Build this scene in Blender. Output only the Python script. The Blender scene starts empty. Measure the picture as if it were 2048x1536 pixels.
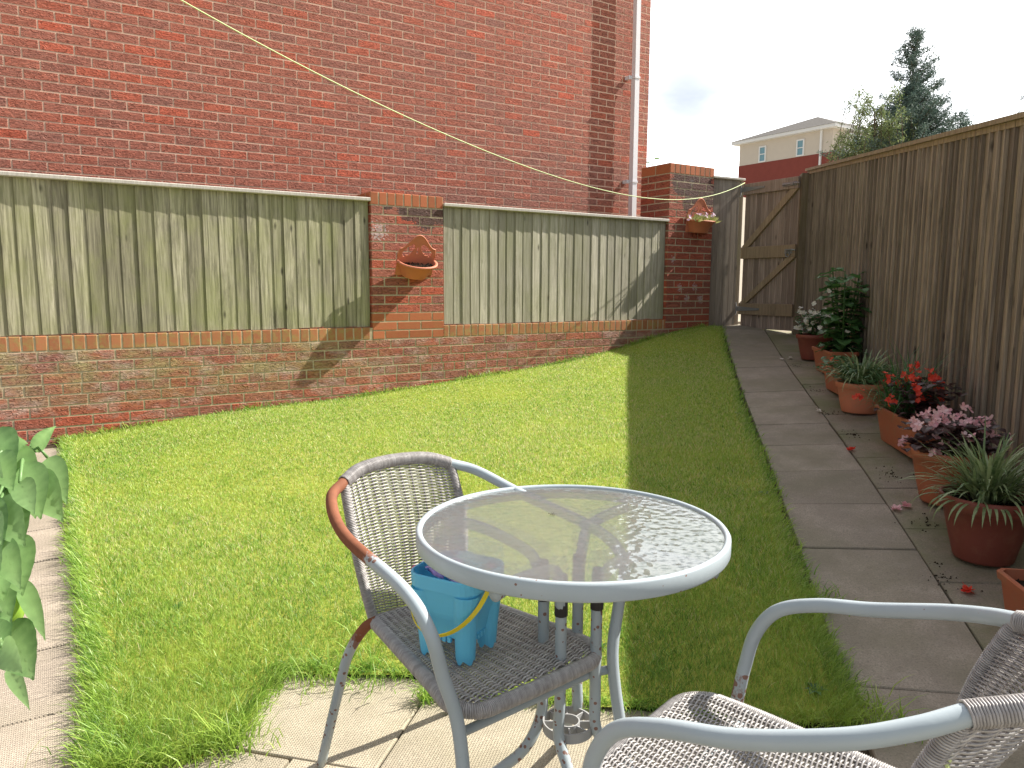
import bpy, math, random
import numpy as np
from mathutils import Vector, Matrix
random.seed(7); rng = np.random.default_rng(7)
R = math.radians
SC = bpy.context.scene; COL = SC.collection

# ------------------------------------------------------------ camera, light, exposure
F = 1510.0; CAMH = 1.2; PITCH = math.atan(194/F); ROLL = 0.0045
cd = bpy.data.cameras.new("camera"); cam = bpy.data.objects.new("camera", cd); COL.objects.link(cam); SC.camera = cam
cd.sensor_width = 36; cd.lens = 36*F/2048; cd.clip_start = 0.05; cd.clip_end = 3000
fwd = Vector((0, math.cos(PITCH), -math.sin(PITCH))); up0 = Vector((0, math.sin(PITCH), math.cos(PITCH))); r0 = Vector((1, 0, 0))
rt = r0*math.cos(ROLL)+up0*math.sin(ROLL); up = up0*math.cos(ROLL)-r0*math.sin(ROLL)
mw = Matrix((rt, up, -fwd)).transposed().to_4x4(); mw.translation = (0, 0, CAMH); cam.matrix_world = mw

SUN = Vector((1.0, 0.38, 1.0)).normalized()          # towards the sun
sl = bpy.data.lights.new("sun", 'SUN'); so = bpy.data.objects.new("sun", sl); COL.objects.link(so)
sl.energy = 4.8; sl.angle = R(0.53); sl.color = (1.0, 0.95, 0.86)
so.rotation_euler = SUN.to_track_quat('Z', 'Y').to_euler()
w = bpy.data.worlds.new("World"); SC.world = w; w.use_nodes = True
nt = w.node_tree; nt.nodes.clear()
wo = nt.nodes.new('ShaderNodeOutputWorld')
bg = nt.nodes.new('ShaderNodeBackground'); sky = nt.nodes.new('ShaderNodeTexSky')
sky.sky_type = 'NISHITA'; sky.sun_disc = False; sky.sun_elevation = math.asin(SUN.z); sky.sun_rotation = math.atan2(SUN.x, SUN.y)
sky.dust_density = 2.0; sky.air_density = 1.0
tc = nt.nodes.new('ShaderNodeTexCoord'); mp = nt.nodes.new('ShaderNodeMapping'); mp.inputs['Scale'].default_value = (1, 1, 2.2); mp.inputs['Location'].default_value = (0.3, 0.55, 0.1)
nz = nt.nodes.new('ShaderNodeTexNoise'); nz.inputs['Scale'].default_value = 2.6; nz.inputs['Detail'].default_value = 6; nz.inputs['Roughness'].default_value = 0.55
cr = nt.nodes.new('ShaderNodeValToRGB'); cr.color_ramp.elements[0].position = 0.36; cr.color_ramp.elements[1].position = 0.50
mx = nt.nodes.new('ShaderNodeMixRGB'); dt = nt.nodes.new('ShaderNodeVectorMath'); dt.operation = 'DOT_PRODUCT'; dt.inputs[1].default_value = Vector((.55, .80, .22)).normalized()
nm = nt.nodes.new('ShaderNodeVectorMath'); nm.operation = 'NORMALIZE'; cc2 = nt.nodes.new('ShaderNodeValToRGB'); cc2.color_ramp.elements[0].position = .2; cc2.color_ramp.elements[0].color = (.36, .38, .41, 1); cc2.color_ramp.elements[1].position = 1.0; cc2.color_ramp.elements[1].color = (1.9, 1.92, 1.95, 1)
sc_ = nt.nodes.new('ShaderNodeVectorMath'); sc_.operation = 'SCALE'; sc_.inputs['Scale'].default_value = 13.0
L = nt.links.new
L(tc.outputs['Generated'], nm.inputs[0]); L(nm.outputs[0], dt.inputs[0]); L(dt.outputs['Value'], cc2.inputs['Fac']); L(cc2.outputs['Color'], sc_.inputs[0]); L(sc_.outputs[0], mx.inputs['Color2'])
L(tc.outputs['Generated'], mp.inputs['Vector']); L(mp.outputs['Vector'], nz.inputs['Vector']); L(nz.outputs['Fac'], cr.inputs['Fac'])
L(cr.outputs['Color'], mx.inputs['Fac']); L(sky.outputs['Color'], mx.inputs['Color1']); L(mx.outputs['Color'], bg.inputs['Color'])
pd = nt.nodes.new('ShaderNodeVectorMath'); pd.operation = 'DOT_PRODUCT'; pd.inputs[1].default_value = Vector((.212, .96, .238)).normalized(); L(nm.outputs[0], pd.inputs[0])
ma = nt.nodes.new('ShaderNodeMath'); ma.operation = 'MULTIPLY_ADD'; ma.inputs[1].default_value = .0045; L(nz.outputs['Fac'], ma.inputs[0]); L(pd.outputs['Value'], ma.inputs[2])
pc = nt.nodes.new('ShaderNodeValToRGB'); pc.color_ramp.interpolation = 'EASE'; pc.color_ramp.elements[0].position = .9985; pc.color_ramp.elements[1].position = 1.0; pc.color_ramp.elements[1].color = (.9, .9, .9, 1)
m0 = nt.nodes.new('ShaderNodeMath'); m0.operation = 'SUBTRACT'; m0.inputs[1].default_value = .0022; L(ma.outputs[0], m0.inputs[0]); L(m0.outputs[0], pc.inputs['Fac'])
pm = nt.nodes.new('ShaderNodeMixRGB'); pm.inputs['Color2'].default_value = (5.2, 5.75, 6.5, 1); L(pc.outputs['Color'], pm.inputs['Fac']); L(mx.outputs['Color'], pm.inputs['Color1']); L(pm.outputs['Color'], bg.inputs['Color'])
bg.inputs['Strength'].default_value = 0.064; L(bg.outputs['Background'], wo.inputs['Surface'])
SC.view_settings.view_transform = 'Standard'; SC.view_settings.look = 'None'; SC.view_settings.gamma = 1; SC.view_settings.use_curve_mapping = False
SC.view_settings.exposure = 1.05
SC.cycles.max_bounces = 8; SC.cycles.transparent_max_bounces = 16; SC.cycles.use_denoising = True

# ------------------------------------------------------------ materials
class N:
    def __init__(s, name):
        s.m = bpy.data.materials.new(name); s.m.use_nodes = True; s.t = s.m.node_tree; s.b = s.t.nodes['Principled BSDF']; s.out = s.t.nodes['Material Output']
    def n(s, ty, **k):
        x = s.t.nodes.new('ShaderNode'+ty)
        for a, v in k.items(): setattr(x, a, v)
        return x
    def l(s, a, b): s.t.links.new(a, b)
    def val(s, node, **k):
        for a, v in k.items(): node.inputs[a.replace('_', ' ')].default_value = v
        return node
    def coord(s, scale=(1, 1, 1), kind='Object', loc=(0, 0, 0), rot=(0, 0, 0)):
        c = s.n('TexCoord'); m = s.n('Mapping'); m.inputs['Scale'].default_value = scale; m.inputs['Location'].default_value = loc; m.inputs['Rotation'].default_value = rot
        s.l(c.outputs[kind], m.inputs['Vector']); return m.outputs['Vector']
    def noise(s, vec, scale, detail=4, rough=.55, dist=0):
        x = s.n('TexNoise'); x.inputs['Scale'].default_value = scale; x.inputs['Detail'].default_value = detail; x.inputs['Roughness'].default_value = rough; x.inputs['Distortion'].default_value = dist
        if vec is not None: s.l(vec, x.inputs['Vector'])
        return x.outputs['Fac']
    def ramp(s, fac, stops):
        x = s.n('ValToRGB'); e = x.color_ramp.elements
        while len(e) < len(stops): e.new(0.5)
        for i, (p, c) in enumerate(stops):
            e[i].position = p; e[i].color = (c, c, c, 1) if isinstance(c, (int, float)) else (*c, 1)
        if fac is not None: s.l(fac, x.inputs['Fac'])
        return x.outputs['Color']
    def mix(s, fac, a, b, mode='MIX'):
        x = s.n('MixRGB', blend_type=mode)
        for i, v in ((0, fac), (1, a), (2, b)):
            if isinstance(v, (int, float)): x.inputs[i].default_value = v if i == 0 else (v, v, v, 1)
            elif isinstance(v, tuple): x.inputs[i].default_value = (*v, 1)
            else: s.l(v, x.inputs[i])
        return x.outputs['Color']
    def math(s, op, a, b=0.0):
        x = s.n('Math', operation=op); x.use_clamp = False
        for i, v in ((0, a), (1, b)):
            if isinstance(v, (int, float)): x.inputs[i].default_value = v
            else: s.l(v, x.inputs[i])
        return x.outputs[0]
    def attr(s, name='tint'):
        x = s.n('Attribute'); x.attribute_name = name; return x.outputs['Fac']
    def bump(s, h, strength=.5, dist=.01, prev=None):
        x = s.n('Bump'); x.inputs['Strength'].default_value = strength; x.inputs['Distance'].default_value = dist; s.l(h, x.inputs['Height'])
        if prev is not None: s.l(prev, x.inputs['Normal'])
        s.l(x.outputs['Normal'], s.b.inputs['Normal']); return x.outputs['Normal']
    def fin(s, col=None, rough=.8, spec=.3, metal=0):
        if col is not None:
            if isinstance(col, tuple): s.b.inputs['Base Color'].default_value = (*col, 1)
            else: s.l(col, s.b.inputs['Base Color'])
        if isinstance(rough, (int, float)): s.b.inputs['Roughness'].default_value = rough
        else: s.l(rough, s.b.inputs['Roughness'])
        s.b.inputs['Specular IOR Level'].default_value = spec; s.b.inputs['Metallic'].default_value = metal
        return s.m
    def translucent(s, col, fac):
        tr = s.n('BsdfTranslucent'); s.l(col, tr.inputs['Color']); ms = s.n('MixShader'); ms.inputs[0].default_value = fac
        s.l(s.b.outputs[0], ms.inputs[1]); s.l(tr.outputs[0], ms.inputs[2]); s.l(ms.outputs[0], s.out.inputs['Surface'])

def near_mask(n, pts, soft=.5):
    """stain mask: 1 near listed object-space points (x,y,z,r), ragged by noise"""
    c = n.n('TexCoord'); nz_ = n.noise(c.outputs['Object'], 45, 5, .7); out = None
    for (x, y, z, r) in pts:
        v = n.n('VectorMath', operation='DISTANCE'); n.l(c.outputs['Object'], v.inputs[0]); v.inputs[1].default_value = (x, y, z)
        d = n.math('DIVIDE', v.outputs['Value'], r); d = n.math('ADD', d, n.math('MULTIPLY', nz_, soft*2)); m = n.math('LESS_THAN', d, 1.0+soft*.35)
        out = m if out is None else n.math('MAXIMUM', out, m)
    return out

def brick_mat(name, algae=0.0, dull=0.0, salt=(), dark=(), gain=1.0):
    n = N(name); t = n.attr(); g = gain
    col = n.ramp(t, [(0, (.21*g, .083*g, .063*g)), (.35, (.265*g, .084*g, .056*g)), (.7, (.30*g, .078*g, .046*g)), (1, (.36*g, .070*g, .036*g))])
    o = n.coord((1, 1, 1)); fine = n.noise(o, 60, 5, .7); big = n.noise(o, 5, 4)
    col = n.mix(n.ramp(fine, [(.35, 0), (.75, .28)]), col, (.42, .22, .16))
    col = n.mix(n.ramp(big, [(.45, 0), (.8, .18+dull)]), col, (.38, .24, .18))
    if algae:
        sx = n.n('SeparateXYZ'); n.l(n.n('TexCoord').outputs['Object'], sx.inputs[0])
        zz = n.ramp(n.math('SUBTRACT', sx.outputs['Z'], 0.0), [(.30, 0), (.62, 1)]); nz2 = n.noise(n.coord((1.2, 1, 3)), 2.2, 5, .65)
        xx = n.ramp(n.math('DIVIDE', sx.outputs['X'], 7.0), [(.22, 1), (.46, .15)])
        a = n.math('MULTIPLY', n.math('MULTIPLY', zz, n.ramp(nz2, [(.40, 0), (.60, 1)])), n.math('MULTIPLY', xx, algae))
        col = n.mix(a, col, (.37, .34, .16))
        col = n.mix(n.ramp(n.noise(n.coord((1, 1, 2), loc=(3, 0, 1)), 3.1, 5, .7), [(.50, 0), (.68, .65)]), col, (.50, .42, .36))
    if salt: col = n.mix(n.math('MULTIPLY', near_mask(n, salt, 1.1), .5), col, (.62, .60, .60))
    if dark: col = n.mix(n.math('MULTIPLY', near_mask(n, dark, .5), .8), col, (.06, .055, .05))
    crease = n.noise(n.coord((14, 14, 46), rot=(0, .22, 0)), 1.0, 2, .5, 1.6); cr_ = n.ramp(crease, [(.40, 0), (.47, .8), (.52, 1), (.7, .75)])
    b1 = n.bump(cr_, 1.0, .010); n.bump(fine, .25, .003, b1)
    return n.fin(col, .85, .25)
M = {}
M['brick_house'] = brick_mat('house_brick', gain=1.42)
M['brick_wall'] = brick_mat('weathered_brick', algae=.85, dull=.22, gain=1.35)
M['brick_pillar'] = brick_mat('pillar_brick', dull=-.1, gain=1.4, salt=[(.07, 0, 1.66, .2), (.05, 0, 1.63, .14)], dark=[(.35, 0, 1.85, .16), (.5, 0, 1.82, .2), (.62, 0, 1.86, .2), (.15, 0, 1.90, .1)])
M['brick_pillar_dark'] = brick_mat('stained_pillar_brick', dull=-.1, gain=1.25, salt=[(.2, 0, 1.20, .11), (.42, 0, 1.21, .11), (.31, 0, 1.09, .11), (.52, 0, 1.08, .12), (.33, 0, 2.33, .1), (.08, 0, 1.5, .1)],
                                   dark=[(.2, 0, 2.33, .25), (.45, 0, 2.3, .3), (.6, 0, 2.2, .2), (.3, 0, 2.1, .15)])
def smooth_brick(name, col, green):
    n = N(name); t = n.attr(); c = n.mix(t, tuple(v*.8 for v in col), tuple(min(1, v*1.25) for v in col)); o = n.coord()
    c = n.mix(n.ramp(n.noise(o, 14, 5, .7), [(.45, 0), (.7, green)]), c, (.30, .30, .10)); n.bump(n.noise(o, 90, 4), .3, .002)
    return n.fin(c, .8, .3)
M['brick_orange'] = smooth_brick('smooth_orange_brick', (.40, .125, .055), .12)
M['brick_soldier'] = smooth_brick('smooth_algae_brick', (.40, .16, .075), .8)
def mortar(name, c):
    n = N(name); o = n.coord(); k = n.mix(n.noise(o, 30, 5), tuple(v*.7 for v in c), tuple(v*1.15 for v in c)); n.bump(n.noise(o, 150, 3), .5, .002); return n.fin(k, .95, .1)
M['mortar_house'] = mortar('pale_pink_mortar', (.68, .46, .35)); M['mortar_wall'] = mortar('old_mortar', (.50, .42, .29))

def wood(name, lo, hi, stain, green=None, gscale=1.0, greenness=.6, knots=True, streak=.55):
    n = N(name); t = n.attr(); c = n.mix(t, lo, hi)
    o = n.coord((1, 1, 1)); gr = n.noise(n.coord((34, 34, 1.6)), 1.6*gscale, 6, .65, .6); gr2 = n.noise(n.coord((90, 90, 3)), 1.5, 4, .6)
    c = n.mix(n.ramp(gr, [(.38, streak), (.62, 0)]), c, stain)
    c = n.mix(n.ramp(gr2, [(.4, .25), (.6, 0)]), c, tuple(v*.8 for v in stain))
    bl = n.noise(n.coord((1.3, 1.3, .7)), 2.4, 5, .7)
    if green: c = n.mix(n.ramp(bl, [(.42, 0), (.68, greenness)]), c, green)
    c = n.mix(n.ramp(n.noise(n.coord((3, 3, .8), loc=(5, 1, 2)), 2.0, 5, .75), [(.56, 0), (.75, .6)]), c, tuple(v*.55 for v in stain))
    if knots:
        v = n.n('TexVoronoi'); n.l(n.coord((9, 9, 3.2)), v.inputs['Vector']); v.inputs['Scale'].default_value = 1.0
        c = n.mix(n.ramp(v.outputs['Distance'], [(.04, .85), (.13, 0)]), c, tuple(v_*.35 for v_ in stain))
    b = n.bump(gr, .4, .004); n.bump(gr2, .3, .002, b)
    return n.fin(c, .85, .2)
M['wood_green'] = wood('algae_grey_wood', (.25, .23, .155), (.56, .52, .375), (.12, .11, .075), (.26, .28, .10), greenness=.6, streak=.75)
M['wood_grey'] = wood('grey_wood', (.31, .29, .225), (.62, .58, .47), (.20, .185, .13), (.24, .25, .12), greenness=.45)
M['wood_cap'] = wood('bleached_capping_wood', (.50, .47, .42), (.60, .56, .50), (.36, .33, .29), knots=False, streak=.35)
M['wood_brown'] = wood('brown_fence_wood', (.095, .072, .058), (.46, .37, .285), (.09, .066, .052), (.18, .16, .07), greenness=.18)
M['wood_post'] = wood('dark_post_wood', (.15, .115, .08), (.24, .185, .13), (.08, .06, .04), (.11, .11, .05))
M['wood_gate'] = wood('gate_board_wood', (.26, .205, .17), (.42, .335, .28), (.14, .10, .075))
M['wood_brace'] = wood('gate_brace_wood', (.32, .245, .165), (.43, .33, .22), (.17, .12, .075), knots=False)
M['wood_panel'] = wood('greyish_panel_wood', (.30, .25, .205), (.42, .36, .30), (.17, .14, .11))

def paving(name, base, moss, mossamt, fine=1.0, rib=False):
    n = N(name); t = n.attr(); o = n.coord(); c = n.mix(t, tuple(v*.88 for v in base), tuple(v*1.1 for v in base))
    sp = n.noise(o, 170*fine, 3, .8); c = n.mix(n.ramp(sp, [(.32, .8), (.48, 0)]), c, tuple(v*.45 for v in base)); c = n.mix(n.ramp(sp, [(.54, 0), (.70, .75)]), c, tuple(min(1, v*1.6) for v in base))
    c = n.mix(n.ramp(n.noise(o, 5, 6, .7), [(.42, .45), (.62, 0)]), c, tuple(v*.62 for v in base))
    c = n.mix(n.math('MULTIPLY', n.ramp(n.noise(o, 2.6, 6, .7), [(.40, 0), (.62, 1)]), mossamt), c, moss)
    h = sp
    if rib:
        wv = n.n('TexWave'); n.l(n.coord(rot=(0, 0, R(-76))), wv.inputs['Vector']); wv.inputs['Scale'].default_value = 42; wv.inputs['Distortion'].default_value = 1.2; wv.inputs['Detail'].default_value = 2
        wv2 = n.n('TexWave'); n.l(n.coord(rot=(0, 0, R(14))), wv2.inputs['Vector']); wv2.inputs['Scale'].default_value = 42; wv2.inputs['Distortion'].default_value = 1.2
        h = n.math('ADD', n.math('MULTIPLY', wv.outputs['Fac'], wv2.outputs['Fac']), n.math('MULTIPLY', sp, .8))
    n.bump(h, .55, .004)
    return n.fin(c, .9, .2)
M['pave_patio'] = paving('patio_concrete', (.40, .35, .265), (.27, .245, .15), .3, rib=True)
M['pave_left'] = paving('pinkish_concrete', (.40, .335, .27), (.30, .27, .18), .25, rib=True)
M['pave_path'] = paving('aged_path_concrete', (.345, .295, .235), (.20, .185, .12), .5)
M['pave_moss'] = paving('mossy_path_concrete', (.31, .265, .205), (.17, .18, .085), .75)
n = N('joint_soil'); M['soil'] = n.fin(n.mix(n.noise(n.coord(), 40, 5), (.03, .022, .014), (.09, .07, .045)), .95, .1)
n = N('compost'); cc = n.noise(n.coord(), 120, 4); n.bump(cc, 1, .01); M['compost'] = n.fin(n.mix(cc, (.012, .009, .007), (.05, .035, .025)), .95, .1)
n = N('outer_ground'); M['ground'] = n.fin(n.mix(n.noise(n.coord(), 1.5, 5), (.30, .27, .21), (.42, .39, .32)), .95, .1)
n = N('lawn_soil'); lc = n.noise(n.coord(), 25, 5, .7); M['lawn_soil'] = n.fin(n.mix(lc, (.20, .22, .03), (.42, .40, .09)), .95, .1)

n = N('grass_blade'); t = n.attr(); gc = n.ramp(t, [(0, (.075, .19, .03)), (.28, (.19, .37, .05)), (.62, (.40, .57, .10)), (.86, (.60, .67, .22)), (1, (.80, .67, .42))])
pb = n.noise(n.coord(), 1.6, 4, .6); gc = n.mix(n.ramp(pb, [(.45, 0), (.7, .5)]), gc, (.53, .63, .11))
n.fin(gc, .45, .5); n.translucent(gc, .42); M['grass'] = n.m
def leafmat(name, lo, hi, tr=.3, rough=.45, spec=.45):
    n = N(name); c = n.mix(n.attr(), lo, hi); c = n.mix(n.ramp(n.noise(n.coord(), 60, 3), [(.4, 0), (.7, .25)]), c, tuple(min(1, v*1.6) for v in hi)); n.fin(c, rough, spec); n.translucent(c, tr); return n.m
M['leaf_pepper'] = leafmat('pepper_leaf', (.10, .22, .07), (.32, .50, .20), .4, .36)
M['leaf_dark'] = leafmat('dark_green_leaf', (.035, .10, .03), (.10, .22, .07))
M['leaf_begonia'] = leafmat('bronze_begonia_leaf', (.035, .018, .02), (.10, .05, .045))
M['leaf_strap'] = leafmat('strap_leaf', (.09, .16, .05), (.36, .43, .22), .25)
M['leaf_chive'] = leafmat('chive_leaf', (.04, .13, .04), (.09, .22, .07), .2)
M['petal_white'] = leafmat('white_petal', (.75, .72, .62), (.85, .80, .74), .35, .6)
M['petal_red'] = leafmat('red_petal', (.72, .045, .03), (.85, .10, .05), .35, .6)
M['petal_pink'] = leafmat('pink_petal', (.80, .36, .42), (.90, .62, .62), .35, .6)
M['petal_lilac'] = leafmat('lilac_petal', (.62, .35, .60), (.80, .60, .75), .35, .6)
M['leaf_yellowgreen'] = leafmat('yellow_green_leaf', (.28, .32, .10), (.50, .52, .22), .3)
M['leaf_conifer'] = leafmat('conifer_needles', (.045, .085, .075), (.13, .19, .15), .1, .7)
M['leaf_birch'] = leafmat('birch_leaf', (.10, .15, .05), (.24, .29, .12), .3, .6)
def plain(name, col, rough=.5, spec=.4, metal=0, var=.12, scale=20, bump=0):
    n = N(name); o = n.coord(); k = n.mix(n.noise(o, scale, 5, .6), tuple(v*(1-var) for v in col), tuple(min(1, v*(1+var)) for v in col))
    if bump: n.bump(n.noise(o, scale*6, 3), bump, .003)
    return n.fin(k, rough, spec, metal)
M['bark'] = plain('bark', (.11, .085, .06), .9, .1, var=.4, bump=.6)
def terracotta(name, col, dirty):
    n = N(name); o = n.coord(); k = n.mix(n.attr(), tuple(v*.85 for v in col), tuple(v*1.1 for v in col)); k = n.mix(n.ramp(n.noise(o, 12, 5, .7), [(.5, 0), (.75, dirty)]), k, (.30, .17, .10)); n.bump(n.noise(o, 80, 3), .15, .002); return n.fin(k, .55, .35)
M['pot_orange'] = terracotta('orange_plastic_pot', (.40, .125, .062), .6)
M['pot_red'] = terracotta('dark_red_plastic_pot', (.20, .052, .036), .3)
M['basket'] = terracotta('terracotta_wall_basket', (.58, .20, .115), .25)

# painted steel with spot rust; vertex attribute 'rust' marks bare rusted stretches
n = N('pale_blue_grey_paint'); o = n.coord(); base = n.mix(n.noise(o, 9, 4), (.33, .385, .415), (.43, .485, .515)); ru = n.attr('rust')
rn = n.noise(o, 55, 6, .7); rc = n.mix(n.noise(o, 30, 4), (.12, .040, .018), (.29, .10, .045))
m1 = n.ramp(n.math('ADD', n.math('MULTIPLY', ru, 1.1), n.math('SUBTRACT', rn, .62)), [(.42, 0), (.56, 1)])
m2 = n.ramp(rn, [(.685, 0), (.73, .8)]); vo = n.n('TexVoronoi'); n.l(o, vo.inputs['Vector']); vo.inputs['Scale'].default_value = 62; sp3 = n.math('LESS_THAN', n.math('ADD', vo.outputs['Distance'], n.math('MULTIPLY', rn, .25)), n.math('SUBTRACT', n.math('MULTIPLY', ru, 1.15), .02)); mm = n.math('MAXIMUM', n.math('MAXIMUM', m1, m2), n.math('MULTIPLY', sp3, .85)); col = n.mix(mm, base, rc)
n.bump(rn, .12, .002); M['paint'] = n.fin(col, n.math('ADD', n.math('MULTIPLY', mm, .45), .38), .45)
n = N('grey_lilac_wicker'); o = n.coord(); c = n.mix(n.attr(), (.23, .21, .205), (.56, .535, .52)); M['wicker'] = n.fin(n.mix(n.ramp(n.noise(o, 90, 3), [(.4, .25), (.6, 0)]), c, (.16, .14, .13)), .38, .5)
M['sleeve'] = plain('black_sleeve', (.05, .045, .045), .6); M['holder'] = plain('grey_plastic_ring', (.36, .36, .36), .5)
# hammered glass top: thin sheet, part clear, part milky, sharp coat reflection
n = N('hammered_glass'); o = n.coord(); v = n.n('TexVoronoi', feature='SMOOTH_F1'); n.l(n.coord((1, 1, 1)), v.inputs['Vector']); v.inputs['Scale'].default_value = 58
bp = n.n('Bump'); bp.inputs['Strength'].default_value = .55; bp.inputs['Distance'].default_value = .0022; n.l(n.math('ADD', v.outputs['Distance'], n.math('MULTIPLY', n.noise(o, 40, 2), .5)), bp.inputs['Height'])
fr = n.n('Fresnel'); fr.inputs['IOR'].default_value = 1.75; n.l(bp.outputs[0], fr.inputs['Normal'])
gl = n.n('BsdfGlossy'); gl.inputs['Roughness'].default_value = .03; n.l(bp.outputs[0], gl.inputs['Normal'])
tp = n.n('BsdfTransparent'); tp.inputs['Color'].default_value = (.95, .97, .95, 1)
rf = n.n('BsdfRefraction'); rf.inputs['IOR'].default_value = 1.12; rf.inputs['Roughness'].default_value = .20; rf.inputs['Color'].default_value = (.88, .9, .88, 1); n.l(bp.outputs[0], rf.inputs['Normal'])
df = n.n('BsdfTranslucent'); df.inputs['Color'].default_value = (.80, .86, .90, 1); dd = n.n('BsdfDiffuse'); dd.inputs['Color'].default_value = (.50, .55, .57, 1)
a1 = n.n('MixShader'); a1.inputs[0].default_value = .30; n.l(tp.outputs[0], a1.inputs[1]); n.l(rf.outputs[0], a1.inputs[2])
a2 = n.n('MixShader'); a2.inputs[0].default_value = .4; n.l(df.outputs[0], a2.inputs[1]); n.l(dd.outputs[0], a2.inputs[2])
a3 = n.n('MixShader'); a3.inputs[0].default_value = .45; n.l(a1.outputs[0], a3.inputs[1]); n.l(a2.outputs[0], a3.inputs[2])
a4 = n.n('MixShader'); n.l(fr.outputs[0], a4.inputs[0]); n.l(a3.outputs[0], a4.inputs[1]); n.l(gl.outputs[0], a4.inputs[2]); n.l(a4.outputs[0], n.out.inputs['Surface']); M['glass'] = n.m
n = N('blue_plastic'); n.fin((.20, .72, .97), .35, .5); n.b.inputs['Subsurface Weight'].default_value = .0
tr = n.n('BsdfTranslucent'); tr.inputs['Color'].default_value = (.10, .65, .95, 1); ms = n.n('MixShader'); ms.inputs[0].default_value = .3; n.l(n.b.outputs[0], ms.inputs[1]); n.l(tr.outputs[0], ms.inputs[2]); n.l(ms.outputs[0], n.out.inputs['Surface']); M['blue'] = n.m
M['yellow'] = plain('yellow_plastic', (.80, .62, .03), .35, var=.03); M['hotpink'] = plain('pink_plastic', (.80, .12, .25), .4, var=.03)
M['lilac'] = plain('lilac_film', (.42, .32, .72), .25, .6, var=.3, scale=60, bump=.5); M['cyan'] = plain('turquoise_film', (.08, .55, .68), .25, .6, var=.2, scale=60, bump=.5); M['whitecard'] = plain('white_card', (.72, .72, .76), .5, var=.1)
M['line'] = plain('lime_plastic_line', (.55, .64, .28), .5, var=.1); M['upvc'] = plain('white_upvc', (.74, .73, .76), .3, .5, var=.04)
M['zinc'] = plain('galvanised_steel', (.30, .31, .32), .5, .5, .6, var=.25, scale=60); M['brass'] = plain('dull_brass', (.35, .26, .12), .4, .5, .7)
M['render'] = plain('cream_render', (.56, .50, .43), .9, .1, var=.06, scale=3); M['farbrick'] = plain('far_red_brick', (.22, .06, .048), .9, .1, var=.15, scale=4); M['farroof'] = plain('grey_roof_tiles', (.12, .11, .10), .85, .15, var=.2, scale=5)
M['white_trim'] = plain('white_trim', (.72, .72, .72), .5, var=.03)
n = N('window_glass'); M['pane'] = n.fin((.16, .30, .36), .15, .7)
n = N('pepper_skin'); M['pepper'] = n.fin(n.mix(n.noise(n.coord(), 8, 3), (.18, .36, .03), (.34, .52, .07)), .2, .6)
M['dark'] = plain('dark_crumb', (.02, .02, .02), .6); M['rooftile'] = plain('brown_roof_tiles', (.16, .09, .07), .85, .1, var=.2, scale=12)

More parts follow.
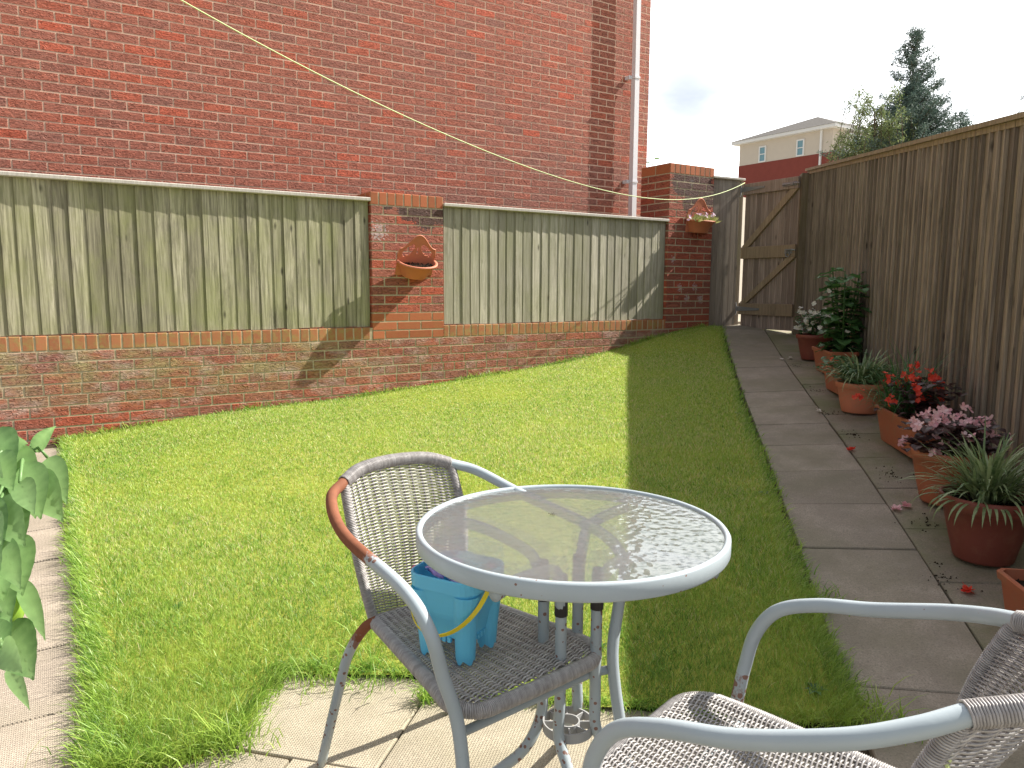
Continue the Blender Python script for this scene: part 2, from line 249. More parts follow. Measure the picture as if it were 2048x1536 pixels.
# ------------------------------------------------------------ mesh helpers
class G:
    def __init__(s): s.v = []; s.f = []; s.mi = []; s.t = []; s.r = []
    def add(s, vs, fs, mi=0, t=.5, rust=0.0):
        b = len(s.v); s.v += [tuple(p) for p in vs]; s.f += [tuple(b+i for i in f) for f in fs]; s.mi += [mi]*len(fs)
        s.t += list(t) if hasattr(t, '__len__') else [t]*len(vs); s.r += list(rust) if hasattr(rust, '__len__') else [rust]*len(vs)
    def box(s, x0, x1, y0, y1, z0, z1, mi=0, t=.5, c=0.0):
        if c <= 0:
            s.add([(x, y, z) for z in (z0, z1) for y in (y0, y1) for x in (x0, x1)], [(0, 1, 5, 4), (1, 3, 7, 5), (3, 2, 6, 7), (2, 0, 4, 6), (4, 5, 7, 6), (0, 2, 3, 1)], mi, t)
        else:
            V = []; 
            for z, a in ((z0, c), (z0+c, 0), (z1-c, 0), (z1, c)):
                V += [(x0+a+c*0, y0+a, z), (x1-a, y0+a, z), (x1-a, y1-a, z), (x0+a, y1-a, z)]
            Fs = [(3, 2, 1, 0), (12, 13, 14, 15)]
            for k in range(3):
                for i in range(4): j = (i+1) % 4; Fs.append((4*k+i, 4*k+j, 4*k+4+j, 4*k+4+i))
            s.add(V, Fs, mi, t)
    def obb(s, o, ax, ay, az, mi=0, t=.5):
        o = Vector(o); ax = Vector(ax); ay = Vector(ay); az = Vector(az)
        s.add([o+ax*i+ay*j+az*k for k in (0, 1) for j in (0, 1) for i in (0, 1)], [(0, 1, 5, 4), (1, 3, 7, 5), (3, 2, 6, 7), (2, 0, 4, 6), (4, 5, 7, 6), (0, 2, 3, 1)], mi, t)
    def tube(s, path, r, n=8, mi=0, t=.5, rust=None, closed=False, cap=True):
        P = [Vector(p) for p in path]; k = len(P)
        rr = r if hasattr(r, '__len__') else [r]*k; V = []; T = []; RR = []; prev = None
        for i in range(k):
            a = P[(i-1) % k] if (closed or i) else P[i]; b = P[(i+1) % k] if (closed or i < k-1) else P[i]
            d = (b-a).normalized()
            if prev is None: u = d.orthogonal().normalized()
            else: u = (prev-d*prev.dot(d)); u = u.normalized() if u.length > 1e-6 else d.orthogonal().normalized()
            prev = u; wv = d.cross(u)
            for j in range(n):
                an = 2*math.pi*j/n; V.append(P[i]+(u*math.cos(an)+wv*math.sin(an))*rr[i])
                T.append(t[i] if hasattr(t, '__len__') else t); RR.append(rust[i] if rust else 0.0)
        Fs = []
        for i in range(k if closed else k-1):
            for j in range(n): q = (j+1) % n; i2 = (i+1) % k; Fs.append((i*n+j, i*n+q, i2*n+q, i2*n+j))
        if cap and not closed: Fs += [tuple(range(n-1, -1, -1)), tuple((k-1)*n+j for j in range(n))]
        s.add(V, Fs, mi, T, RR)
    def lathe(s, prof, c=(0, 0, 0), n=32, mi=0, t=.5, a0=0, a1=2*math.pi, sx=1, sy=1):
        full = abs(a1-a0-2*math.pi) < 1e-6; m = n if full else n+1; V = []; Fs = []
        for (r, z) in prof:
            for j in range(m): a = a0+(a1-a0)*j/n; V.append((c[0]+r*math.cos(a)*sx, c[1]+r*math.sin(a)*sy, c[2]+z))
        for i in range(len(prof)-1):
            for j in range(n): q = (j+1) % m; Fs.append((i*m+j, i*m+q, (i+1)*m+q, (i+1)*m+j))
        s.add(V, Fs, mi, t)
    def loft(s, rings, mi=0, t=.5, capa=False, capb=False):
        n = len(rings[0]); V = [p for r in rings for p in r]; Fs = []
        for i in range(len(rings)-1):
            for j in range(n): q = (j+1) % n; Fs.append((i*n+j, i*n+q, (i+1)*n+q, (i+1)*n+j))
        if capa: Fs.append(tuple(range(n-1, -1, -1)))
        if capb: Fs.append(tuple((len(rings)-1)*n+j for j in range(n)))
        s.add(V, Fs, mi, t)
    def build(s, name, mats, parent=None, smooth=False):
        me = bpy.data.meshes.new(name); me.from_pydata(s.v, [], s.f)
        for m in (mats if isinstance(mats, (list, tuple)) else [mats]): me.materials.append(m)
        me.polygons.foreach_set('material_index', s.mi); 
        a = me.attributes.new('tint', 'FLOAT', 'POINT'); a.data.foreach_set('value', s.t)
        if any(s.r): a = me.attributes.new('rust', 'FLOAT', 'POINT'); a.data.foreach_set('value', s.r)
        if smooth: me.polygons.foreach_set('use_smooth', [True]*len(me.polygons))
        me.update(); o = bpy.data.objects.new(name, me); COL.objects.link(o)
        if parent: o.parent = parent
        return o
def thing(name, label, cat, loc=(0, 0, 0), rotz=0, group=None):
    o = bpy.data.objects.new(name, None); COL.objects.link(o); o.location = loc; o.rotation_euler = (0, 0, rotz); o.empty_display_size = .1
    o['label'] = label; o['category'] = cat
    if group: o['group'] = group
    return o
def tag(o, label, cat, group=None):
    o['label'] = label; o['category'] = cat
    if group: o['group'] = group
    return o
def struct(o, kind='structure'): o['kind'] = kind; return o
def spline(pts, per=8):
    P = [Vector(p) for p in pts]; P = [P[0]*2-P[1]]+P+[P[-1]*2-P[-2]]; out = []
    for i in range(1, len(P)-2):
        for k in range(per):
            t = k/per; a, b, c, d = P[i-1], P[i], P[i+1], P[i+2]
            out.append(.5*((2*b)+(c-a)*t+(2*a-5*b+4*c-d)*t*t+(3*b-a-3*c+d)*t**3))
    out.append(P[-2]); return out
def resample(path, step):
    P = [Vector(p) for p in path]; out = [P[0]]; acc = 0.0
    for a, b in zip(P, P[1:]):
        l = (b-a).length; d = step-acc
        while d <= l: out.append(a.lerp(b, d/l)); d += step
        acc = l-(d-step)
    return out
def coil(g, path, r, wire, pitch, n=9, sides=4, tl=.35, th=.8):
    """wire wound round a path"""
    P = resample(path, pitch/n); 
    if len(P) < 3: return
    prev = None; Q = []; T = []; tt = .5
    for i, p in enumerate(P):
        d = (P[min(i+1, len(P)-1)]-P[max(i-1, 0)]).normalized()
        u = d.orthogonal().normalized() if prev is None else (prev-d*prev.dot(d)).normalized(); prev = u; v = d.cross(u)
        if i % n == 0: tt = random.uniform(tl, th)
        a = 2*math.pi*i/n; Q.append(p+(u*math.cos(a)+v*math.sin(a))*r); T.append(tt)
    g.tube(Q, wire, sides, 0, T)

# ------------------------------------------------------------ terrain
TP = np.array([(-3.385, 4.9, .152), (-3.1, 5.086, .128), (-2.54, 5.45, .2), (-2.03, 5.78, .235), (-1.56, 6.08, .255), (-1.12, 6.37, .282), (-.56, 6.74, .346), (.12, 7.18, .404), (.815, 7.63, .51), (1.18, 7.86, .569), (1.65, 8.17, .70), (2.2, 8.53, .757), (3.1, 8.1, .712), (2.73, 5.49, .47), (2.46, 3.78, .313), (-1, 2.1, 0), (0, 2.2, 0), (1, 2.1, .02), (-1.6, 2.0, 0), (2.0, 2.0, .09)])
PC = np.array([-.132, .015, .067, .006, .006, .001])
def basis(x, y): return np.stack([np.ones_like(x), x, y, x*x, x*y, y*y], -1)
_res = TP[:, 2]-basis(TP[:, 0], TP[:, 1])@PC
_K = np.exp(-((TP[:, None, :2]-TP[None, :, :2])**2).sum(-1)/(2*.8**2))+np.eye(len(TP))*.05
_W = np.linalg.solve(_K, _res)
def hgt(x, y):
    x = np.clip(np.asarray(x, float), -4, 3.6); y = np.clip(np.asarray(y, float), 1.0, 9.2)
    h = basis(x, y)@PC+np.exp(-((x[..., None]-TP[:, 0])**2+(y[..., None]-TP[:, 1])**2)/(2*.8**2))@_W
    f = np.clip((y-1.75)/.7, 0, 1); f = f*f*(3-2*f)
    return np.maximum(h, 0)*f+np.clip((x-1.0)*.04, 0, .1)*(1-f)
def hz(x, y): return float(hgt(np.array([x]), np.array([y]))[0])
def grid_mesh(name, xs, ys, off, mat, inside=None):
    X, Y = np.meshgrid(xs, ys); Z = hgt(X, Y)+off; nx, ny = len(xs), len(ys); V = np.stack([X, Y, Z], -1).reshape(-1, 3); Fs = []
    for j in range(ny-1):
        for i in range(nx-1):
            if inside is None or inside((xs[i]+xs[i+1])/2, (ys[j]+ys[j+1])/2): Fs.append((j*nx+i, j*nx+i+1, (j+1)*nx+i+1, (j+1)*nx+i))
    me = bpy.data.meshes.new(name); me.from_pydata(V.tolist(), [], Fs); me.materials.append(mat); me.polygons.foreach_set('use_smooth', [True]*len(me.polygons)); o = bpy.data.objects.new(name, me); COL.objects.link(o); return o
gx = np.concatenate([-np.geomspace(900, 4.2, 12), np.linspace(-4, 3.6, 60), np.geomspace(4, 900, 12)]); gy = np.concatenate([-np.geomspace(900, .5, 12), np.linspace(0, 9.3, 70), np.geomspace(9.8, 1500, 14)])
struct(grid_mesh('ground', gx, gy, -.055, M['ground']))

WA = R(33); WS = Vector((math.cos(WA), math.sin(WA), 0)); WN = Vector((math.sin(WA), -math.cos(WA), 0)); P0 = Vector((-3.37, 4.91, 0))
def WP(s, d=0.0, z=0.0): return P0+WS*s-WN*d+Vector((0, 0, z))     # d = metres behind the wall face

LAWN = [(-3.06, 5.1), (2.24, 8.545), (2.335, 8.46), (2.085, 7.378), (1.818, 6.138), (1.559, 4.976), (1.369, 3.988), (1.216, 3.313), (1.123, 2.821), (1.044, 2.384), (.985, 1.98), (.90, 1.93), (.30, 2.03), (-.20, 2.09), (-.27, 2.20), (-.70, 2.215), (-.735, 1.90), (-.80, 1.79), (-1.02, 1.70), (-1.22, 2.08), (-1.491, 2.528), (-1.909, 3.184), (-2.894, 4.795)]
LA = np.array(LAWN)
def in_poly(x, y, A=LA):
    x = np.asarray(x); y = np.asarray(y); c = np.zeros(x.shape, bool); j = len(A)-1
    for i in range(len(A)):
        xi, yi, xj, yj = A[i][0], A[i][1], A[j][0], A[j][1]
        k = ((yi > y) != (yj > y)) & (x < (xj-xi)*(y-yi)/(yj-yi+1e-12)+xi); c ^= k; j = i
    return c
struct(grid_mesh('lawn_ground', np.arange(-3.2, 2.5, .035), np.arange(1.6, 8.7, .035), .012, M['lawn_soil'], lambda x, y: bool(in_poly(np.array(x), np.array(y)))))

def blades(x, y, length, width, lean, tint, z0=None):
    n = len(x); z = hgt(x, y)+.006 if z0 is None else z0; az = rng.uniform(0, 2*np.pi, n); la = rng.uniform(0, 2*np.pi, n) if lean.ndim == 1 else lean[:, 1]; ln = lean if lean.ndim == 1 else lean[:, 0]
    segs = [(0, 1.0), (.4, .85), (.75, .55), (1.0, 0.0)]; V = np.zeros((n, 7, 3), np.float32); wx = np.cos(az)*width/2; wy = np.sin(az)*width/2; k = 0
    for (h, wd) in segs:
        bx = x+np.cos(la)*ln*length*h**1.8; by = y+np.sin(la)*ln*length*h**1.8; bz = z+length*h*np.sqrt(np.clip(1-(ln*h*.75)**2, .05, 1))
        if wd > 0: V[:, k] = np.stack([bx-wx*wd, by-wy*wd, bz], -1); V[:, k+1] = np.stack([bx+wx*wd, by+wy*wd, bz], -1); k += 2
        else: V[:, k] = np.stack([bx, by, bz], -1)
    return V, tint
def grass_object(name, parts, mat):
    V = np.concatenate([p[0] for p in parts]); T = np.concatenate([p[1] for p in parts]); n = len(V); base = (np.arange(n)*7)[:, None]
    q = np.concatenate([base+np.array([[0, 1, 3, 2]]), base+np.array([[2, 3, 5, 4]])], 1).reshape(-1); tri = (base+np.array([[4, 5, 6]])).reshape(-1)
    loops = np.concatenate([q, tri]).astype(np.int32); ls = np.concatenate([np.arange(2*n)*4, 8*n+np.arange(n)*3]).astype(np.int32); lt = np.concatenate([np.full(2*n, 4), np.full(n, 3)]).astype(np.int32)
    me = bpy.data.meshes.new(name); me.vertices.add(n*7); me.vertices.foreach_set('co', V.reshape(-1)); me.loops.add(len(loops)); me.loops.foreach_set('vertex_index', loops)
    me.polygons.add(3*n); me.polygons.foreach_set('loop_start', ls); me.polygons.foreach_set('loop_total', lt); me.polygons.foreach_set('use_smooth', np.ones(3*n, bool)); me.update(calc_edges=True)
    a = me.attributes.new('tint', 'FLOAT', 'POINT'); a.data.foreach_set('value', np.repeat(T, 7).astype(np.float32)); me.materials.append(mat)
    o = bpy.data.objects.new(name, me); COL.objects.link(o); return o
def edge_dist(x, y):
    d = np.full(x.shape, 9.0); nx = np.zeros(x.shape); ny = np.zeros(x.shape)
    for i in range(len(LA)):
        if i == 0: continue                       # wall side
        a = LA[i]; b = LA[(i+1) % len(LA)]; ab = b-a; t = np.clip(((x-a[0])*ab[0]+(y-a[1])*ab[1])/(ab@ab), 0, 1); px = a[0]+ab[0]*t; py = a[1]+ab[1]*t
        e = np.hypot(x-px, y-py); m = e < d; d[m] = e[m]; nx[m] = (px-x)[m]; ny[m] = (py-y)[m]
    return d, np.arctan2(ny, nx)
parts = []
N0 = 1900000; X = rng.uniform(-3.2, 2.5, N0); Y = 1.65+7.0*rng.random(N0)**1.5; pdf = 1/(1.5*((Y-1.65)/7.0+1e-6)**(1/3))      # more near the camera
keep = in_poly(X, Y) & (rng.random(N0) < np.clip(.62+.0*Y, 0, 1)); X = X[keep]; Y = Y[keep]
pn = (np.sin(X*2.1+1.3*np.sin(Y*1.7))+np.sin(Y*2.9+X*.7)+rng.normal(0, .5, len(X)))*.5
ed, ea = edge_dist(X, Y); dist = np.hypot(X, Y)
near_left = np.clip((2.9-Y)/1.2, 0, 1)*np.clip((-.2-X)/.6, 0, 1)
ln = (rng.uniform(.016, .034, len(X))*(1+.18*pn)*np.clip(1.15-.06*Y, .7, 1.1)+near_left*rng.uniform(0, .034, len(X))); ln *= np.where(ed < .05, 1.25, 1)
ln *= 1+.25*(X > .9)*(Y < 3.5)
wd = np.clip(.00068*dist, .0015, .0045)*rng.uniform(.7, 1.3, len(X))
lean = np.stack([np.clip(rng.normal(.55, .3, len(X)), .05, 1.25), rng.uniform(0, 2*np.pi, len(X))], 1)
m = (ed < .07) & (rng.random(len(X)) < .75); lean[m, 1] = ea[m]+rng.normal(0, .7, m.sum()); lean[m, 0] = rng.uniform(.5, 1.2, m.sum())
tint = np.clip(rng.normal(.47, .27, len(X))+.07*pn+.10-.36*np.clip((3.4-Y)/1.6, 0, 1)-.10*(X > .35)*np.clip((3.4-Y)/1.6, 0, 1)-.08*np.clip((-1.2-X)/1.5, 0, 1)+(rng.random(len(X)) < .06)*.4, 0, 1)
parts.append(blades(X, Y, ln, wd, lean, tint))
n2 = 26000; X2 = rng.uniform(-2.6, 1.3, n2); Y2 = 1.7+2.6*rng.random(n2)**1.2; cn = np.sin(X2*9+3*np.sin(Y2*5))+np.sin(Y2*11+2*np.sin(X2*6)); k2 = in_poly(X2, Y2) & (cn > .35); X2 = X2[k2]; Y2 = Y2[k2]
nl2 = np.clip((2.9-Y2)/1.2, 0, 1)
parts.append(blades(X2, Y2, rng.uniform(.028, .05, len(X2))+.02*nl2*(X2 < -.2), rng.uniform(.0022, .0042, len(X2)), np.stack([np.clip(rng.normal(.85, .3, len(X2)), .2, 1.3), rng.uniform(0, 2*np.pi, len(X2))], 1), np.clip(rng.normal(.30, .18, len(X2)), 0, .7)))
n3 = 16000; X3 = rng.uniform(-3, 2.2, n3); Y3 = 1.7+6*rng.random(n3)**1.3; k3 = in_poly(X3, Y3) & (np.sin(X3*4+1.7*np.sin(Y3*3.1))+np.sin(Y3*5.3+X3) > .2); X3 = X3[k3]; Y3 = Y3[k3]
parts.append(blades(X3, Y3, rng.uniform(.015, .032, len(X3)), rng.uniform(.0013, .0026, len(X3))*np.clip(Y3/3, 1, 2), np.stack([rng.uniform(.7, 1.3, len(X3)), rng.uniform(0, 2*np.pi, len(X3))], 1), rng.uniform(.93, 1, len(X3))))
# untrimmed fringe over the paving and along the wall
def fringe(p, q, n, spread, l0, l1, lean_dir=None, w=.0035):
    t = rng.random(n); x = p[0]+(q[0]-p[0])*t+rng.normal(0, spread, n); y = p[1]+(q[1]-p[1])*t+rng.normal(0, spread, n)
    la = rng.uniform(0, 2*np.pi, n) if lean_dir is None else lean_dir+rng.normal(0, .8, n); cl = .5+.5*np.sin(t*40+rng.uniform(0, 6))
    parts.append(blades(x, y, rng.uniform(l0, l1, n)*(.6+.6*cl), rng.uniform(.6, 1.3, n)*w, np.stack([rng.uniform(.4, 1.25, n), la], 1), np.clip(rng.normal(.36, .2, n), 0, 1)))
for i in range(len(LA)):
    if i == 0: continue
    a = LA[i]; b = LA[(i+1) % len(LA)]; d = b-a; l = float(np.hypot(*d)); out = math.atan2(-d[0], d[1])
    mid = (a+b)/2; s = .02
    if in_poly(np.array(mid[0]+math.cos(out)*s), np.array(mid[1]+math.sin(out)*s)): out += math.pi
    nearf = max(.25, min(1.4, 3.0/mid[1])); left = mid[0] < -.6
    fringe(a, b, int(l*(900 if left else 620)*nearf), .018, .03, .085 if (mid[1] < 3.2 and left) else .055, out, .0032 if mid[1] < 3 else .005)
a = WP(.3, -.02); b = WP(6.6, -.02); fringe((a.x, a.y), (b.x, b.y), 2600, .018, .025, .07, None, .006)
for (cx, cy, nn, rr_, l1) in ((-.24, 2.07, 130, .018, .08), (-.73, 1.84, 260, .04, .12), (-.60, 2.20, 160, .05, .10), (-.45, 2.20, 160, .07, .09), (1.02, 1.95, 200, .05, .10), (-.97, 1.80, 260, .08, .10), (1.1, 2.6, 160, .05, .08)):
    fringe((cx, cy), (cx, cy), nn, rr_, .03, l1)
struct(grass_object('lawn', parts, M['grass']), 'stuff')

g = G()
for (x_, y_, n_, l_) in ((.90, 2.10, 7, .045), (1.0, 2.5, 5, .035), (.62, 3.0, 5, .035), (1.25, 3.6, 6, .04), (-1.2, 2.6, 6, .04), (.3, 2.35, 5, .04), (1.55, 5.1, 6, .04), (-.5, 3.1, 5, .03)):
    for k in range(n_):
        a = 6.283*k/n_+random.random(); c = Vector((x_, y_, hz(x_, y_)+.012)); d = Vector((math.cos(a), math.sin(a), .45)); sd = Vector((-d.y, d.x, 0)); q = l_*random.uniform(.7, 1.2)
        g.add([c, c+d*q*.5+sd*q*.20, c+d*q+Vector((0, 0, -q*.25)), c+d*q*.5-sd*q*.20, c+d*q*.5+Vector((0, 0, -q*.05))], [(0, 3, 4), (4, 3, 2), (0, 4, 1), (4, 2, 1)], 0, random.random())
struct(g.build('lawn_weeds', M['leaf_dark']), 'stuff')
# ------------------------------------------------------------ paving
def slab_grid(name, origin, az, cols, row, nrows, mats, stag=0.0, rowoff=(0,), gap=.007, lift=.0, thick=.05, keep=None):
    g = G(); a = R(az); f = Vector((math.sin(a), math.cos(a), 0)); r = Vector((f.y, -f.x, 0)); O = Vector((*origin, 0))
    x = cols[0][0]
    for ci, (x0, x1, mi) in enumerate(cols):
        for k in range(nrows):
            y0 = (k+stag*ci)*row; y1 = y0+row-gap; j = lambda: random.uniform(-.0025, .0025); t = random.random(); dz = random.uniform(-.002, .003)
            ro = rowoff[k % len(rowoff)]; C = [O+r*(x0+ro)+f*y0, O+r*(x1+ro-gap)+f*y0, O+r*(x1+ro-gap)+f*y1, O+r*(x0+ro)+f*y1]; mid = (C[0]+C[2])/2
            if keep and not keep(mid.x, mid.y): continue
            top = [Vector((c.x+j(), c.y+j(), hz(c.x, c.y)+lift+dz)) for c in C]
            ins = [p.lerp(sum(top, Vector())/4, .012) for p in top]; low = [p-Vector((0, 0, .004)) for p in top]; bot = [p-Vector((0, 0, thick)) for p in top]
            g.add(ins+low+bot, [(0, 1, 2, 3)]+[(i+4, (i+1) % 4+4, (i+1) % 4, i) for i in range(4)]+[(i+8, (i+1) % 4+8, (i+1) % 4+4, i+4) for i in range(4)], mi, t)
    return struct(g.build(name, mats))
slab_grid('patio', (-.5528, .8695), 14, [(-1.662, -1.108, 0), (-1.108, -.554, 0), (-.554, 0, 0), (0, .554, 0), (.554, 1.108, 0), (1.108, 1.662, 0)], .45, 3, [M['pave_patio']], rowoff=(.0, -.229, 0), keep=lambda x, y: (x > -.75 or y < 1.75) and x < 1.05 and x+(y-1.75)*.6 > -1.15)
slab_grid('side_path', (1.17, .70), 12, [(-.455, 0, 0), (0, .45, 1), (.45, .80, 1)], .46, 18, [M['pave_path'], M['pave_moss']], stag=.42)
slab_grid('garden_path', (-.805, 1.31), -31.0, [(-.60, .08, 0), (-1.2, -.60, 0)], .42, 10, [M['pave_left']], stag=.0)
g = G(); V = []; gxx = np.linspace(-3.6, 3.4, 40); gyy = np.linspace(.3, 9.2, 50)
struct(grid_mesh('paving_bed', gxx, gyy, -.022, M['soil'], lambda x, y: (x < -.4 and y < 5.4 and x < -.6-(y-1.7)*.5+.5) or y < 2.4 or (x > .9+(y-2)*.2)))

# ------------------------------------------------------------ brickwork
def brick_face(g, o, u, nrm, rows, mat_m, s0=0.0, mort=.0011, cham=.0022, tfun=None):
    """rows: list of (z0, z1, [(u0,u1)...], mat). o + u*U + z ; nrm outward"""
    for (z0, z1, bs, mi) in rows:
        for (a, b) in bs:
            t = min(1, max(0, random.betavariate(1.6, 2.1))) if tfun is None else tfun((a+b)/2, z0)
            p = random.uniform(0, .0012); j = lambda s=.0012: random.uniform(-s, s); tl = j(.0008)
            c = cham; V = []
            for (x, z) in ((a, z0), (b, z0), (b, z1), (a, z1)): V.append(o+u*(x+j())+Vector((0, 0, z+j()))-nrm*mort*3)
            for (x, z) in ((a+c, z0+c), (b-c, z0+c), (b-c, z1-c), (a+c, z1-c)): V.append(o+u*(x+j())+Vector((0, 0, z+j()))+nrm*(p+mort+(tl if z > z0+.03 else -tl)))
            g.add(V, [(0, 1, 5, 4), (1, 2, 6, 5), (2, 3, 7, 6), (3, 0, 4, 7), (4, 5, 6, 7)], mi, t)
def stretch(u0, u1, off, bl=.2225, jt=.010):
    out = []; x = u0-((u0-off) % (bl+jt)) ; 
    while x < u1:
        a, b = max(u0, x), min(u1, x+bl)
        if b-a > .02: out.append((a, b))
        x += bl+jt
    return out
Ux = Vector((1, 0, 0)); Fy = Vector((0, -1, 0))
# low garden wall
WZ = .757; CR = .0748
wall = thing('garden_wall', 'low red brick boundary wall with soldier course, greened with algae, along the lawn', 'wall', P0, WA)
g = G(); rows = []
for k in range(11):
    z1 = WZ-.006-k*CR; z0 = z1-CR+.010
    if k % 4 == 3: bs = stretch(-1.6, 6.64, .03, .1025, .010)
    else: bs = stretch(-1.6, 6.64, (.0, .116, .02)[k % 4 % 3]+.05*(k//4), .2225, .010)
    rows.append((z0, z1, bs, 0))
def tw(x, z): return min(1, max(0, random.betavariate(1.7, 1.9)+(.25 if z < .35 else -.1)))
brick_face(g, Vector((0, 0, 0)), Ux, Fy, rows, 0, tfun=tw); g.box(-1.6, 6.64, .0008, .215, -.1, WZ, 1)
g.build('brickwork', [M['brick_wall'], M['mortar_wall']], wall)
g = G()
for (sa, sb) in ((-1.6, 2.623), (3.297, 5.988)):
    bs = stretch(sa, sb, 0, .065, .0095); brick_face(g, Vector((0, 0, 0)), Ux, Fy, [(WZ+.003, WZ+.103, bs, 0)], 0, cham=.004); g.box(sa, sb, .001, .215, WZ+.0005, WZ+.0985, 1)
g.build('soldier_course', [M['brick_soldier'], M['mortar_wall']], wall)
def pillar(label, s0, ztop, matkey, depth, nor):
    p = thing('brick_pillar', label, 'pillar', WP(s0), WA, 'brick pillars of the garden wall')
    g = G(); W_ = .667; zt = ztop-.105; nrow = int(round((zt-WZ)/.0745)); ch = (zt-WZ)/nrow; rows = []; side = []
    for k in range(nrow):
        z0 = WZ+.004+k*ch; z1 = z0+ch-.010; mi = 1 if k < nor else 0
        A = [(0, .2175), (.2275, .4395), (.4495, W_)]; B = [(0, .105), (.115, .3275), (.3375, .5495), (.5595, W_)]
        rows.append((z0, z1, A if k % 2 else B, mi)); side.append((z0, z1, [(0, .105), (.115, depth)] if k % 2 else [(0, .2175), (.2275, depth)], mi))
    tf = lambda x, z: min(1, max(0, random.betavariate(2, 1.7)))
    brick_face(g, Vector((0, 0, 0)), Ux, Fy, rows, 0, tfun=tf)
    brick_face(g, Vector((0, depth, 0)), Vector((0, -1, 0)), Vector((-1, 0, 0)), side, 0, tfun=tf); brick_face(g, Vector((W_, 0, 0)), Vector((0, 1, 0)), Vector((1, 0, 0)), side, 0, tfun=tf)
    g.box(.001, W_-.001, .001, depth, WZ+.001, zt, 2); g.build('brickwork', [M[matkey], M['brick_orange'], M['mortar_wall']], p)
    g = G(); bs = stretch(-.002, W_+.002, 0, .0655, .0095); brick_face(g, Vector((0, -.002, 0)), Ux, Fy, [(zt+.004, ztop, bs, 0)], 0, cham=.004)
    sb = stretch(0, depth, 0, .2175, .01); brick_face(g, Vector((-.002, depth, 0)), Vector((0, -1, 0)), Vector((-1, 0, 0)), [(zt+.004, ztop, sb, 0)], 0, cham=.004); brick_face(g, Vector((W_+.002, 0, 0)), Vector((0, 1, 0)), Vector((1, 0, 0)), [(zt+.004, ztop, sb, 0)], 0, cham=.004)
    g.box(0, W_, 0, depth, zt+.0005, ztop-.0015, 1); g.build('coping', [M['brick_orange'], M['mortar_wall']], p)
    return p
pillar('shorter brick pillar with white patch, between the two grey fence panels, empty terracotta basket on it', 2.626, 1.972, 'brick_pillar', .33, 3)
pillar('taller brick pillar with blackened top beside the wooden gate, flowering basket on it', 5.992, 2.505, 'brick_pillar_dark', .44, 0)

# neighbour's house
hs = thing('brick_house', 'tall red brick side wall of the neighbouring house with white downpipe', 'house', WP(0, 1.05), WA)
g = G(); rows = []; H0, H1 = .8, 6.6
k = 0; z = H0
while z < H1:
    rows.append((z, z+.065, stretch(-5.2, 6.63, .06+(.116 if k % 2 else 0)+.0*k), 0)); z += .075; k += 1
def th(x, z): 
    r = random.random(); b = .18+.22*(math.sin(x*1.3+z*2)+math.sin(z*1.1-x*.6)+2)/4
    return min(1, max(0, b+random.gauss(0, .13)+(.42 if r < .16 else 0)))
brick_face(g, Vector((0, 0, 0)), Ux, Fy, rows, 0, tfun=th); g.box(-5.2, 6.63, .0008, 7.5, -.05, H1, 1)
g.build('brick_wall', [M['brick_house'], M['mortar_house']], hs)
g = G(); g.add([(-5.4, -.15, H1+.003), (6.85, -.15, H1+.003), (6.85, 7.7, H1+.003), (-5.4, 7.7, H1+.003), (-5.4, 3.8, H1+2.4), (6.85, 3.8, H1+2.4)], [(0, 1, 5, 4), (2, 3, 4, 5), (0, 4, 3), (1, 2, 5), (3, 2, 1, 0)]); g.build('roof', M['rooftile'], hs)
g = G(); px = 6.30
g.box(px, px+.068, -.125, -.057, .7, 3.60, 0, c=.004); g.box(px+.003, px+.065, -.122, -.060, 3.60, 6.5, 0, c=.004)
dp = g.build('downpipe', M['upvc'], hs)
for zb in (2.44, 3.62):
    g = G(); g.box(px-.006, px+.074, -.131, -.051, zb-.012, zb+.012); g.box(px-.05, px-.006, -.075, -.002, zb-.02, zb+.02); g.tube([(px-.03, -.078, zb), (px-.03, -.072, zb)], .01, 8); g.build('pipe_bracket', M['upvc'], dp)

# ------------------------------------------------------------ fence panels
def boards(g, x0, x1, z0, z1, wmin, wmax, y0=0, thick=.013, thin=.005, flip=False, var=.12):
    x = x0
    while x < x1-.015:
        wdt = min(random.uniform(wmin, wmax), x1-x); a, b = x, min(x1, x+wdt+.012); t = random.random(); bend = random.uniform(-.004, .004); ja = random.uniform(-.002, .002) if var < .3 else 0; jb = random.uniform(-.0035, .0015) if var < .3 else 0; dz = random.uniform(-.006, .003)
        za = z0(x) if callable(z0) else z0; zb = z1(x+wdt/2) if callable(z1) else z1; V = []; seg = 6
        for k in range(seg+1):
            z = za+dz+(zb-za-dz)*k/seg; bx = bend*math.sin(k/seg*math.pi)
            ta, tb = (thick+ja, thin+jb) if flip else (thin+ja, thick+jb)
            q_ = .38 if not flip else .62; V += [(a+bx, y0, z), (b+bx, y0, z), (b+bx, y0-tb, z), (a+(b-a)*q_+bx, y0-(ta+(tb-ta)*q_)-.0012, z), (a+bx, y0-ta, z)]
        Fs = [(0, 4, 3, 2, 1), tuple(5*seg+i for i in (0, 1, 2, 3, 4))]
        for k in range(seg):
            for i in range(5): j = (i+1) % 5; Fs.append((5*k+i, 5*k+5+i, 5*k+5+j, 5*k+j))
        cl_ = lambda v: min(1, max(0, v)); e0, e1 = (t+var, t-var*1.6) if flip else (t-var*1.6, t+var); g.add(V, [tuple(reversed(f)) for f in Fs], 0, [cl_(v) for v in (e0, e1, e1, t+var*.5, e0)]*(seg+1)); x += wdt  # tint paints in light on the thick edge and shade towards the thin side
